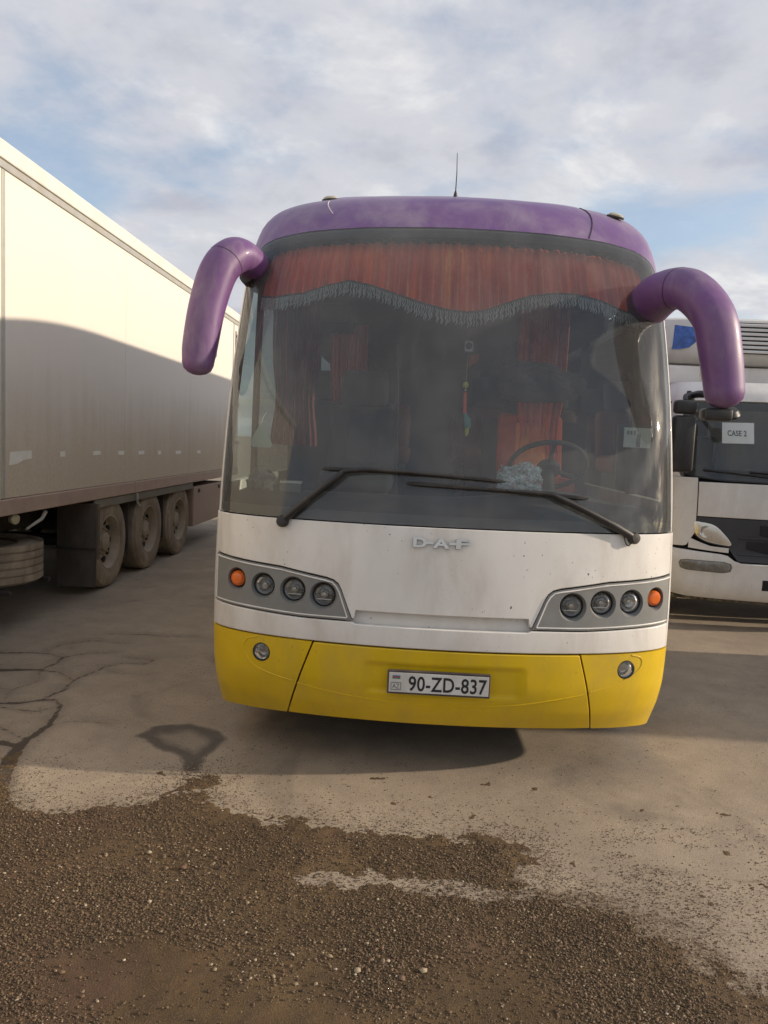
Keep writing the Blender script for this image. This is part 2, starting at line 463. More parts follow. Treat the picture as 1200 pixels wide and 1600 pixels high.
def band(t0, t1, lo, hi):
    lo_ = lo if callable(lo) else (lambda t: np.full(np.shape(t), float(lo))); hi_ = hi if callable(hi) else (lambda t: np.full(np.shape(t), float(hi)))
    def fn(U, V):
        t = t0 + (t1 - t0) * U
        a, b = lo_(t), hi_(t)
        return t, a + (b - a) * V
    return fn

# ================================================================== GROUND
vn1, vn2, vn3 = VN(1), VN(2), VN(3)
def axis_grid(lo, hi, step, far, grow=1.35):
    a = list(np.arange(lo, hi + 1e-6, step)); s = step
    while a[-1] < far: s *= grow; a.append(a[-1] + s)
    s = step
    while a[0] > -far: s *= grow; a.insert(0, a[0] - s)
    return np.array(a)
def seg_dist(X, Y, pts, widths):
    D = np.full(X.shape, 9.0)
    for (x0, y0), (x1, y1), w0, w1 in zip(pts, pts[1:], widths, widths[1:]):
        dx, dy = x1 - x0, y1 - y0; L = dx * dx + dy * dy
        t = np.clip(((X - x0) * dx + (Y - y0) * dy) / L, 0, 1)
        D = np.minimum(D, np.hypot(X - x0 - t * dx, Y - y0 - t * dy) - (w0 + (w1 - w0) * t))
    return D
def poly_sd(X, Y, poly):
    """signed distance, negative inside"""
    D = seg_dist(X, Y, poly + poly[:1], [0] * (len(poly) + 1))
    ins = np.zeros(X.shape, bool)
    for (x0, y0), (x1, y1) in zip(poly, poly[1:] + poly[:1]):
        if y0 == y1: continue
        ins ^= ((y0 > Y) != (y1 > Y)) & (X < (x1 - x0) * (Y - y0) / (y1 - y0) + x0)
    return np.where(ins, -D, D)
CRACKS = [
    ([(-1.92, 3.45), (-1.99, 3.66), (-2.09, 3.97), (-2.11, 4.14), (-2.09, 4.4), (-2.18, 4.72), (-2.25, 4.83), (-2.34, 4.79), (-2.55, 4.68), (-3.0, 4.6)], [.055, .045, .03, .022, .018, .012, .010, .014, .018, .02]),
    ([(-2.34, 4.79), (-2.30, 5.03), (-2.31, 5.21), (-2.24, 5.53), (-2.14, 5.67), (-1.95, 5.70)], [.012, .010, .008, .007, .006, .003]),
    ([(-2.31, 5.21), (-2.48, 5.36), (-2.66, 5.40), (-2.92, 5.36), (-3.5, 5.45)], [.006, .008, .014, .03, .03]),
    ([(-2.66, 5.40), (-2.61, 5.55), (-2.63, 5.75), (-2.50, 5.88), (-2.3, 5.95)], [.010, .010, .012, .006, .003]),
    ([(-2.9, 4.62), (-2.54, 4.63), (-2.27, 4.60), (-2.2, 4.68)], [.010, .008, .007, .006]),
    ([(-2.6, 4.08), (-2.22, 4.08), (-2.10, 4.04)], [.03, .025, .02]),
    ([(-2.16, 5.84), (-1.94, 5.80), (-1.98, 5.68)], [.004, .005, .003]),
    ([(-2.56, 6.47), (-2.3, 6.52), (-2.07, 6.50), (-1.8, 6.55)], [.004, .008, .006, .003]),
    ([(-2.92, 5.36), (-3.0, 5.0), (-2.95, 4.65)], [.012, .008, .01]),
    ([(-2.55, 4.68), (-2.62, 4.95), (-2.55, 5.15), (-2.66, 5.40)], [.006, .005, .004, .006]),
    ([(-2.62, 4.95), (-2.85, 5.02), (-3.1, 4.98)], [.005, .007, .01]),
    ([(-2.63, 5.75), (-2.85, 5.82), (-3.2, 5.78)], [.006, .010, .014]),
    ([(-2.85, 5.82), (-2.8, 6.1), (-2.6, 6.25), (-2.3, 6.22)], [.005, .006, .005, .003]),
    ([(-2.24, 5.53), (-2.05, 5.42), (-1.85, 5.45)], [.004, .004, .002]),
    ([(-2.09, 4.4), (-1.9, 4.5), (-1.75, 4.47)], [.005, .004, .002]),
    ([(-2.11, 4.14), (-2.35, 4.30), (-2.6, 4.33), (-2.9, 4.25)], [.006, .007, .010, .012]),
    ([(-1.36, 6.2), (-1.5, 5.9), (-1.42, 5.75)], [.003, .005, .003]),
]
POT = [(-1.52, 4.28), (-1.46, 4.43), (-1.27, 4.52), (-1.08, 4.42), (-1.00, 4.30), (-1.03, 4.16), (-1.07, 4.02), (-1.03, 3.86), (-1.12, 3.84), (-1.16, 4.0), (-1.26, 4.09), (-1.40, 4.18)]
gx = axis_grid(-3.6, 3.2, 0.022, 1200); gy = axis_grid(1.0, 7.0, 0.022, 1200)
GX, GY = np.meshgrid(gx, gy, indexing='ij')
wob = (vn1.fbm(GX * 9, GY * 9, 3) - 0.5) * 0.05
wob2 = (vn2.fbm(GX * 9, GY * 9, 3) - 0.5) * 0.05
crk = np.full(GX.shape, 9.0)
for pts, ws in CRACKS: crk = np.minimum(crk, seg_dist(GX + wob, GY + wob2, pts, ws))
pot = poly_sd(GX + wob, GY + wob2, POT)
near = (np.abs(GX) < 6) & (GY > 0) & (GY < 9)
GZ = np.where(near, (vn3.fbm(GX * 1.3, GY * 1.3, 3) - 0.5) * 0.012, 0.0)
GZ = GZ - 0.010 * np.clip(1 - np.maximum(crk, 0) / 0.03, 0, 1) - 0.012 * np.clip(-pot / 0.08, 0, 1) * near
nx, ny = len(gx), len(gy)
idx = np.arange(nx * ny).reshape(nx, ny)
fc = np.stack([idx[:-1, :-1], idx[1:, :-1], idx[1:, 1:], idx[:-1, 1:]], -1).reshape(-1, 4)
def grid_mesh(name, V, F):
    me = bpy.data.meshes.new(name)
    me.vertices.add(len(V)); me.vertices.foreach_set('co', np.asarray(V, np.float32).ravel())
    k = F.shape[1]
    me.loops.add(F.size); me.loops.foreach_set('vertex_index', F.astype(np.int32).ravel())
    me.polygons.add(len(F)); me.polygons.foreach_set('loop_start', np.arange(0, F.size, k, dtype=np.int32)); me.polygons.foreach_set('loop_total', np.full(len(F), k, np.int32))
    me.update(calc_edges=True)
    return me
def fattr(me, name, vals):
    a = me.attributes.new(name, 'FLOAT', 'POINT'); a.data.foreach_set('value', np.asarray(vals, np.float32).ravel())
me = grid_mesh('asphalt_ground', np.stack([GX, GY, GZ], -1).reshape(-1, 3), fc)
fattr(me, 'crack', np.clip(crk, -0.1, 1)); fattr(me, 'pothole', np.clip(pot, -0.5, 1))

def asphalt_mat():
    m, t, o = newmat('dusty_asphalt'); N = NT(t)
    p = N.n('ShaderNodeBsdfPrincipled'); P = N.pos()
    big = N.noise(P, 0.9, 6, 0.6, 0.5); mid = N.noise(P, 5, 6, 0.65, 0.3); fine = N.noise(P, 140, 3, 0.6); grit = N.noise(P, 420, 2, 0.5)
    c = N.mix(N.rng(big, 0.3, 0.7), (0.315, 0.255, 0.190), (0.425, 0.345, 0.255))
    c = N.mix(N.math('MULTIPLY', N.rng(mid, 0.35, 0.75), 0.5), c, (0.240, 0.200, 0.158))
    c = N.mix(N.math('MULTIPLY', N.rng(fine, 0.40, 0.70), 0.55), c, (0.140, 0.114, 0.088))
    c = N.mix(N.math('MULTIPLY', N.rng(grit, 0.62, 0.75), 0.55), c, (0.42, 0.35, 0.27))
    # scattered dark crumbs
    cr = N.n('ShaderNodeTexVoronoi'); cr.inputs['Scale'].default_value = 26; N.l(P, cr.inputs['Vector'])
    cm = N.math('MULTIPLY', N.math('SUBTRACT', 1.0, N.rng(cr.outputs['Distance'], 0.10, 0.22)), N.rng(N.noise(P, 2.3, 4, 0.6), 0.50, 0.66))
    c = N.mix(N.math('MULTIPLY', cm, 0.75), c, (0.055, 0.042, 0.032))
    so = N.math('MULTIPLY', N.rng(N.math('ADD', N.attr('soil'), N.math('MULTIPLY', N.math('SUBTRACT', N.noise(N.pos((1, 1.6, 1)), 7, 7, 0.68, 0.3), 0.5), 1.5)), 0.50, 0.90), N.rng(N.noise(P, 90, 3, 0.6), 0.30, 0.60))
    c = N.mix(N.math('MULTIPLY', so, 0.85), c, (0.115, 0.075, 0.043))
    # oil and damp stains between the wheels
    st = N.noise(N.pos((1, 0.7, 1)), 1.15, 5, 0.62, 1.2)
    c = N.mix(N.math('MULTIPLY', N.rng(st, 0.56, 0.72), 0.35), c, (0.085, 0.072, 0.060))
    # pothole stain: dark wet ring, greyer inside
    pa = N.math('ADD', N.attr('pothole'), N.math('MULTIPLY', N.math('SUBTRACT', mid, 0.5), 0.10))
    ring = N.math('MULTIPLY', N.rng(pa, 0.030, -0.012), N.rng(pa, -0.15, -0.035))
    inside = N.rng(pa, 0.0, -0.05)
    c = N.mix(N.math('MULTIPLY', inside, 0.30), c, (0.10, 0.088, 0.075))
    c = N.mix(N.math('MULTIPLY', ring, 0.80), c, (0.052, 0.042, 0.034))
    # cracks filled with earth
    ca = N.math('ADD', N.attr('crack'), N.math('MULTIPLY', N.math('SUBTRACT', N.noise(P, 32, 4, 0.7), 0.5), 0.03))
    ck = N.rng(ca, 0.006, -0.006)
    c = N.mix(N.math('MULTIPLY', ck, 0.85), c, (0.046, 0.035, 0.027))
    halo = N.rng(ca, 0.10, 0.0)
    c = N.mix(N.math('MULTIPLY', halo, 0.22), c, (0.085, 0.066, 0.050))
    N.put(p.inputs['Base Color'], c)
    N.put(p.inputs['Roughness'], N.math('SUBTRACT', 0.92, N.math('MULTIPLY', ring, 0.25)))
    p.inputs['Specular IOR Level'].default_value = 0.25
    h = N.math('ADD', N.math('MULTIPLY', fine, 0.7), N.math('MULTIPLY', mid, 0.8))
    h = N.math('SUBTRACT', h, N.math('MULTIPLY', ck, 0.6))
    N.put(p.inputs['Normal'], N.bump(h, 0.006, 0.55))
    N.l(p.outputs[0], o.inputs[0])
    return m
M_ASPH = asphalt_mat()
me.materials.append(M_ASPH); me.shade_smooth()
ground = bpy.data.objects.new('asphalt_ground', me); COL.objects.link(ground)
tag(ground, 'cracked dusty tan asphalt of the vehicle yard', kind='structure')

# ---- wet earth and gravel spread over the near asphalt
GRAVEL = [(-6.0, 3.60), (-1.94, 3.56), (-1.67, 3.39), (-1.42, 3.38), (-1.23, 3.49), (-1.09, 3.66), (-1.10, 3.82), (-0.98, 3.80), (-0.88, 3.58), (-0.75, 3.45), (-0.49, 3.37), (-0.17, 3.39), (0.25, 3.38), (0.55, 3.33), (0.60, 3.20), (0.50, 3.07), (0.62, 2.93), (0.95, 2.80), (1.11, 2.58), (1.21, 2.38), (1.25, 2.0), (1.3, 0.8), (-6, 0.8)]
BARE = [
    [(-0.38, 2.97), (-0.10, 3.005), (0.08, 2.995), (0.33, 2.95), (0.56, 2.95), (0.50, 2.93), (0.33, 2.90), (0.05, 2.92), (-0.34, 2.935)],
]
def gravel_sd(X, Y):
    """positive inside the gravel; metres to its ragged edge"""
    wx = (vn1.fbm(X * 5, Y * 5, 4) - 0.5) * 0.28; wy = (vn2.fbm(X * 5, Y * 5, 4) - 0.5) * 0.28
    d = -poly_sd(X + wx * 0.6, Y + wy * 0.6, GRAVEL)
    for b in BARE: d = np.minimum(d, poly_sd(X + wx * 0.35, Y + wy * 0.25, b) * 1.2)
    return d
def earth_z(X, Y, g):
    """top of the washed-on earth; dips under the asphalt where it thins out"""
    rough = (vn2.fbm(X * 11, Y * 11, 4) - 0.5) * 0.022 + (vn1.fbm(X * 45, Y * 45, 3) - 0.5) * 0.010
    inside = np.clip((g - 0.02) / 0.16, 0, 1)
    h = -0.0075 + 0.019 * np.clip((g + 0.06) / 0.20, 0, 1) + rough * (1 - 0.55 * inside)
    h = np.maximum(h, -0.02 + 0.0225 * inside)
    return h + (vn3.fbm(X * 1.3, Y * 1.3, 3) - 0.5) * 0.012
gd = np.where(near, gravel_sd(GX, GY), -9.0)
right_m = np.clip((GX - 0.2) / 0.7, 0, 1) * np.clip((3.62 - GY) / 0.45, 0, 1) * near
soil = np.clip(np.exp(-np.abs(gd) / 0.10) * 0.62 + right_m * 0.46, 0, 1)
fattr(ground.data, 'soil', soil)
ex = np.arange(-2.6, 2.0, 0.0125); ey = np.arange(1.0, 4.0, 0.0125)
EX, EY = np.meshgrid(ex, ey, indexing='ij')
gs = gravel_sd(EX, EY)
EZ = earth_z(EX, EY, gs)
base = (vn3.fbm(EX * 1.3, EY * 1.3, 3) - 0.5) * 0.012
keep_v = EZ > base - 0.008
ix = np.arange(EX.size).reshape(EX.shape)
q = np.stack([ix[:-1, :-1], ix[1:, :-1], ix[1:, 1:], ix[:-1, 1:]], -1).reshape(-1, 4)
q = q[keep_v.ravel()[q].any(1)]
used = np.unique(q); rem = np.full(EX.size, -1); rem[used] = np.arange(len(used))
me = grid_mesh('wet_earth', np.stack([EX, EY, EZ], -1).reshape(-1, 3)[used], rem[q])
def earth_mat():
    m, t, o = newmat('wet_earth'); N = NT(t)
    p = N.n('ShaderNodeBsdfPrincipled'); P = N.pos()
    a = N.noise(P, 2.2, 5, 0.6, 0.4); b = N.noise(P, 18, 5, 0.65); c3 = N.noise(P, 160, 3, 0.6)
    c = N.mix(N.rng(a, 0.3, 0.7), (0.078, 0.049, 0.024), (0.138, 0.089, 0.043))
    c = N.mix(N.math('MULTIPLY', N.rng(b, 0.4, 0.75), 0.5), c, (0.055, 0.038, 0.026))
    c = N.mix(N.math('MULTIPLY', N.rng(c3, 0.5, 0.75), 0.6), c, (0.165, 0.118, 0.075))
    c = N.mix(N.math('MULTIPLY', N.rng(N.noise(P, 1.1, 3, 0.5), 0.52, 0.66), 0.35), c, (0.105, 0.055, 0.045))
    N.put(p.inputs['Base Color'], c); p.inputs['Roughness'].default_value = 0.85; p.inputs['Specular IOR Level'].default_value = 0.3
    N.put(p.inputs['Normal'], N.bump(N.math('ADD', b, c3), 0.008, 0.6))
    N.l(p.outputs[0], o.inputs[0]); return m
me.materials.append(earth_mat()); me.shade_smooth()
eo = bpy.data.objects.new('wet_earth', me); COL.objects.link(eo)
tag(eo, 'dark brown earth washed over the near asphalt', 'earth', kind='stuff')

# ---- loose stones, one mass
def stones(n, xr, yr, dens, rmin, rmax, power, seed):
    rg = np.random.default_rng(seed)
    out = []
    while sum(len(o_) for o_ in out) < n:
        k = n * 2
        x = rg.uniform(*xr, k); y = rg.uniform(yr[0], yr[1], k)
        x, y = x[rg.random(k) < 1.0], y
        ok = rg.random(k) < dens(x, y)
        out.append(np.stack([x[ok], y[ok]], -1))
    xy = np.concatenate(out)[:n]
    r = rmin + (rmax - rmin) * rg.random(n) ** power
    return xy, r, rg
OCT = np.array([(1, 0, 0), (-1, 0, 0), (0, 1, 0), (0, -1, 0), (0, 0, 1), (0, 0, -1), (.62, .62, .5), (-.62, .62, .5), (-.62, -.62, .5), (.62, -.62, .5)], float)
STF = np.array([(0, 6, 9), (0, 2, 6), (2, 7, 6), (2, 1, 7), (1, 8, 7), (1, 3, 8), (3, 9, 8), (3, 0, 9), (4, 6, 7), (4, 7, 8), (4, 8, 9), (4, 9, 6), ])
def build_stones(name, xy, r, rg, tone, mat, label):
    n = len(r)
    ang = rg.uniform(0, 2 * np.pi, n); sx = rg.uniform(0.75, 1.35, n); sz = rg.uniform(0.5, 0.95, n)
    jit = rg.uniform(0.72, 1.2, (n, len(OCT), 1))
    v = OCT[None] * jit * np.stack([sx, np.ones(n), sz], -1)[:, None]
    ca, sa = np.cos(ang)[:, None], np.sin(ang)[:, None]
    v = np.stack([v[..., 0] * ca - v[..., 1] * sa, v[..., 0] * sa + v[..., 1] * ca, v[..., 2] + (v[..., 0] * rg.uniform(-.3, .3, n)[:, None])], -1) * r[:, None, None]
    g = gravel_sd(xy[:, 0], xy[:, 1])
    bz = (vn3.fbm(xy[:, 0] * 1.3, xy[:, 1] * 1.3, 3) - 0.5) * 0.012
    ez = earth_z(xy[:, 0], xy[:, 1], g)
    z = np.maximum(bz, ez) + r * sz * 0.45
    v += np.stack([xy[:, 0], xy[:, 1], z], -1)[:, None]
    F = (STF[None] + (np.arange(n) * len(OCT))[:, None, None]).reshape(-1, 3)
    me = grid_mesh(name, v.reshape(-1, 3), F)
    fattr(me, 'tone', np.repeat(tone, len(OCT)))
    me.materials.append(mat)
    o = bpy.data.objects.new(name, me); COL.objects.link(o)
    tag(o, label, 'gravel', kind='stuff')
def stone_mat():
    m, t, o = newmat('gravel_stone'); N = NT(t)
    p = N.n('ShaderNodeBsdfPrincipled')
    r = N.n('ShaderNodeValToRGB'); e = r.color_ramp.elements
    stops = [(0.0, (0.038, 0.023, 0.012)), (0.28, (0.095, 0.060, 0.029)), (0.52, (0.180, 0.122, 0.064)), (0.70, (0.16, 0.085, 0.050)), (0.85, (0.33, 0.25, 0.15)), (1.0, (0.60, 0.51, 0.38))]
    while len(e) < len(stops): e.new(0.5)
    for k, (ps, c) in enumerate(stops): e[k].position = ps; e[k].color = (*c, 1)
    N.l(N.attr('tone'), r.inputs[0])
    c = N.mix(N.math('MULTIPLY', N.noise(N.pos(), 300, 2, 0.5), 0.35), r.outputs[0], (0.05, 0.037, 0.026))
    N.put(p.inputs['Base Color'], c); p.inputs['Roughness'].default_value = 0.75
    N.l(p.outputs[0], o.inputs[0]); return m
M_STONE = stone_mat()
MUD = [(-0.78, 2.13), (-0.60, 2.20), (-0.41, 2.22), (-0.20, 2.25), (-0.06, 2.20), (-0.02, 1.9), (-0.8, 1.9)]
MUD2 = [(-1.15, 2.35), (-0.85, 2.50), (-0.55, 2.42), (-0.60, 2.25), (-0.95, 2.18)]
def dens_in(x, y):
    g = gravel_sd(x, y)
    mud = np.clip(poly_sd(x, y, MUD) / 0.10 + 0.3, 0.03, 1) * np.clip(poly_sd(x, y, MUD2) / 0.12 + 0.35, 0.10, 1)
    return mud * np.clip(g / 0.14 + 0.35, 0, 1) * np.clip(2.3 * vn3.fbm(x * 2.6 + 5, y * 2.6, 4) - 0.45, 0.15, 1)
def dens_out(x, y):
    """thin scatter on the sandy asphalt to the right and along the edge"""
    g = gravel_sd(x, y)
    right_side = np.clip((x - 0.1) / 0.5, 0, 1) * np.clip((3.75 - y) / 0.5, 0, 1) * np.clip(2.6 * vn1.fbm(x * 6, y * 9, 4) - 0.95, 0, 1)
    return np.where(g < 0, np.clip(np.exp(g / 0.13) * 0.9 + right_side * 0.8 + 0.012, 0, 1), 0.0)
xy, r, rg = stones(140000, (-2.5, 2.0), (1.5, 3.95), dens_in, 0.0014, 0.0060, 2.6, 5)
build_stones('gravel', xy, r, rg, np.clip(rg.beta(1.5, 2.6, len(r)) + (rg.random(len(r)) < 0.012) * 0.4, 0, 1), M_STONE, 'brown gravel lying thick over the near ground')
xy, r, rg = stones(24000, (-2.5, 2.4), (1.5, 4.6), dens_out, 0.0012, 0.0042, 2.4, 6)
build_stones('scattered_grit', xy, r, rg, np.clip(rg.beta(2.4, 2.2, len(r)), 0, 1), M_STONE, 'thin grit scattered on the pale asphalt')
PEB = [(-0.85, 2.94, .016), (-0.95, 3.02, .011), (-0.80, 3.10, .010), (-1.02, 3.04, .012), (0.12, 2.42, .014), (0.05, 2.38, .012), (-0.20, 2.46, .012), (-0.10, 2.40, .015), (-1.05, 2.30, .013)]
kx = np.concatenate([np.array([(a, b) for a, b, c in PEB]), np.stack([RNG.normal(-0.18, 0.22, 60), RNG.normal(2.42, 0.07, 60)], -1), np.stack([RNG.normal(-0.9, 0.2, 45), RNG.normal(3.05, 0.10, 45)], -1), np.stack([RNG.uniform(-1.3, -0.2, 60), RNG.uniform(2.15, 3.2, 60)], -1)])
kr = np.concatenate([np.array([c for a, b, c in PEB]), RNG.uniform(0.004, 0.009, 165)])
build_stones('pebbles', kx, kr, RNG, RNG.uniform(0.45, 0.93, len(kr)), M_STONE, 'pale larger pebbles among the dark gravel')

# ================================================================== BUS
BX, BY = 0.19, 3.84
S = Front(BX, BY,
          [.18, .30, .42, .55, .75, .95, 1.35, 1.8, 2.3, 2.7, 3.0, 3.12, 3.22, 3.29, 3.345, 3.385],
          [.19, .115, .045, .008, .0, .015, .055, .15, .32, .50, .67, .76, .88, 1.06, 1.35, 1.9],
          [.18, .30, .42, .60, .80, 1.0, 2.6, 2.9, 3.05, 3.15, 3.24, 3.30, 3.355, 3.385],
          [1.222, 1.230, 1.238, 1.246, 1.25, 1.255, 1.24, 1.225, 1.20, 1.15, 1.04, .90, .70, .35],
          [.18, 3.1, 3.385], [.40, .40, .35])
BEND = BY + 11.3
bus = empty('coach_bus', (BX, BY + 5.5, 0), 'white, yellow and purple coach facing the viewer in the middle', 'bus')
ZTOP = lambda t: np.interp(np.abs(t), [0, 25, 45, 60, 68, 74, 78, 80, 90], [2.998, 2.992, 2.975, 2.945, 2.915, 2.875, 2.82, 2.76, 2.76])
TW = 79.0                     # windscreen half angle
# -- windscreen and its black border
us = np.unique(np.concatenate([np.linspace(0, 1, 61), [0.008, 0.02, 0.03, 0.97, 0.98, 0.992]]))
ws = patch('windscreen', S, band(-TW, TW, 1.350, lambda t: ZTOP(t) - 0.006), 0, 40, 0.004, 0, M_GLASS, bus, us=us)
patch('border_top', S, band(-TW, TW, lambda t: ZTOP(t) - 0.062, lambda t: ZTOP(t) - 0.008), 60, 3, -0.004, 0.004, M_FRIT, ws)
patch('border_bottom', S, band(-TW, TW, 1.352, 1.405), 60, 3, -0.004, 0.004, M_FRIT, ws)
for s in (-1, 1):
    patch('border_side', S, band(s * TW, s * (TW - 4.5), 1.405, lambda t: ZTOP(t) - 0.062), 3, 24, -0.004, 0.004, M_FRIT, ws)
# -- purple roof
def roof():
    ks = np.concatenate([np.linspace(0, 0.55, 8), np.linspace(0.62, 1, 9)])
    tt = np.concatenate([np.linspace(-90, 90, 73)])
    ys = np.concatenate([np.linspace(0, 1, 22)[1:] * 4.2, [5, 6, 8, 10, 10.9]])
    rows = []
    for k in ks:
        z = ZTOP(tt) + (3.385 - ZTOP(tt)) * k
        A = S.raw(tt, z)
        z0 = 2.76 + (3.385 - 2.76) * k
        l0 = A[0]; r0 = A[-1]
        yend = BEND
        L = [np.array([l0[0], min(l0[1] + e, yend), z0]) for e in ys[::-1]]
        Rr = [np.array([r0[0], min(r0[1] + e, yend), z0]) for e in ys]
        row = np.array(L + list(A) + Rr)
        rise = np.clip((row[:, 1] - (BY + 1.25)) / 3.2, 0, 1); rise = 1 - (1 - rise) ** 2.4
        row[:, 2] += rise * 0.40 * k ** 1.3
        rows.append(row)
    V = np.array(rows); nr, nc = V.shape[:2]
    I = lambda i, j: i * nc + j
    F = [(I(i, j), I(i, j + 1), I(i + 1, j + 1), I(i + 1, j)) for i in range(nr - 1) for j in range(nc - 1)]
    top = nr - 1
    for j in range((nc - 1) // 2): F.append((I(top, j), I(top, j + 1), I(top, nc - 2 - j), I(top, nc - 1 - j)))
    for i in range(nr - 1): F.append((I(i, 0), I(i + 1, 0), I(i + 1, nc - 1), I(i, nc - 1)))
    return from_np('roof', V.reshape(-1, 3), F, M_PURPLE, bus, 50)
rf = roof()
rf['label'] = 'dusty purple domed roof'
M_SEAM = pm('seam_dark', (0.05, 0.03, 0.06), 0.7)
M_SCR = pm('scratch_pale', (0.62, 0.56, 0.62), 0.6)
tube('roof_seam', [S.pv(-45.5 + k * 1.1, 3.215 - k * 0.017, 0.0005) for k in range(8)], 0.0028, M_SCR, rf, 6)
tube('roof_seam', [S.pv(47 - k * 1.1, 3.24 - k * 0.036, 0.001) for k in range(8)], 0.0040, M_SEAM, rf, 6)
for tm, zm in ((-57, 3.285), (61, 3.188)):
    n = Vector(S.nrm(tm, zm)); n = (n + Vector((0, 0, 0.6))).normalized(); p = S.pv(tm, zm, 0.004)
    M = axis_matrix(p, n, (0, 1, 0)) @ Matrix.Diagonal((1.5, 0.75, 1, 1))
    ml = lathe('marker_lamp', [(0.036, -0.004), (0.036, 0.006), (0.030, 0.010)], M, M_BLACK, bus, 20)
    lathe('lens', [(0.030, 0.008), (0.028, 0.018), (0.018, 0.025), (0, 0.027)], M, M_LENSCLR, ml, 20)
ab = S.pv(0.6, 3.338, 0)
an = lathe('antenna', [(0.016, -0.01), (0.014, 0.03), (0.006, 0.06), (0, 0.062)], axis_matrix(ab, (0, 0, 1)), M_BLACK, bus, 12)
tube('antenna_rod', [ab + Vector((0, 0, 0.05)), ab + Vector((0.002, 0, 0.17)), ab + Vector((-0.002, 0.004, 0.30))], [0.004, 0.003, 0.002], M_BLACK, an, 6)

# -- front panels
patch('front_bulkhead', S, band(-89, 89, 0.34, 1.349), 48, 16, -0.085, 0.006, M_VOID, bus)
LT = lin([-78, -42.5, -28.6, -26.5, -25.2, -24.4, -21.5], [1.120, 1.090, 1.054, 1.043, 1.024, 0.995, 0.852])
LB = lin([-78, -51.5, -36, -21.5], [0.868, 0.857, 0.848, 0.850])
LTr = lambda t: LT(-np.abs(t)); LBr = lambda t: LB(-np.abs(t))
uhood = np.unique(np.concatenate([np.linspace(0, 1, 81), (np.array([-24.4, -21.0, -20.6, 20.6, 21.0, 24.4, 25.2, -25.2, 26.5, -26.5, 28.6, -28.6]) + 78) / 156]))
hood_lo = lambda t: np.where(np.abs(t) < 20.8, 0.902, LT(-np.maximum(np.abs(t), 21.5)) + 0.0075)
hood = patch('hood_panel', S, band(-78, 78, hood_lo, 1.344), 0, 16, 0.012, 0.035, M_WHITE, bus, 0.004, us=uhood)
patch('recess_panel', S, band(-23.5, 23.5, 0.79, 0.925), 24, 4, -0.034, 0.02, M_WHITE, bus)
strip_hi = lambda t: np.where(np.abs(t) < 20.8, 0.834, LB(-np.clip(np.abs(t), 21.5, 78)) - 0.0075)
ustr = np.unique(np.concatenate([np.linspace(0, 1, 81), (np.array([-21.5, -20.6, 20.6, 21.5]) + 78) / 156]))
patch('lower_strip', S, band(-78, 78, 0.728, strip_hi), 0, 6, 0.014, 0.03, M_WHITE, bus, 0.006, us=ustr)
for s in (-1, 1):
    patch('corner_panel', S, lambda U, V, s=s: (s * (78.3 + (S.ty(BY + 0.52, 1.0, 1) - 78.3) * U), 0.728 + (1.344 - 0.728) * V), 10, 12, 0.013, 0.03, M_WHITE, bus, 0.003)
    patch('windscreen_pillar', S, lambda U, V, s=s: (s * (TW + 0.25 + (S.ty(BY + 0.50 + S.y0(1.35 + 1.41 * V), 1.35 + 1.41 * V, 1) - TW - 0.25) * U), 1.350 + 1.408 * V), 8, 24, 0.007, 0.03, M_WHITE, bus, 0.002)

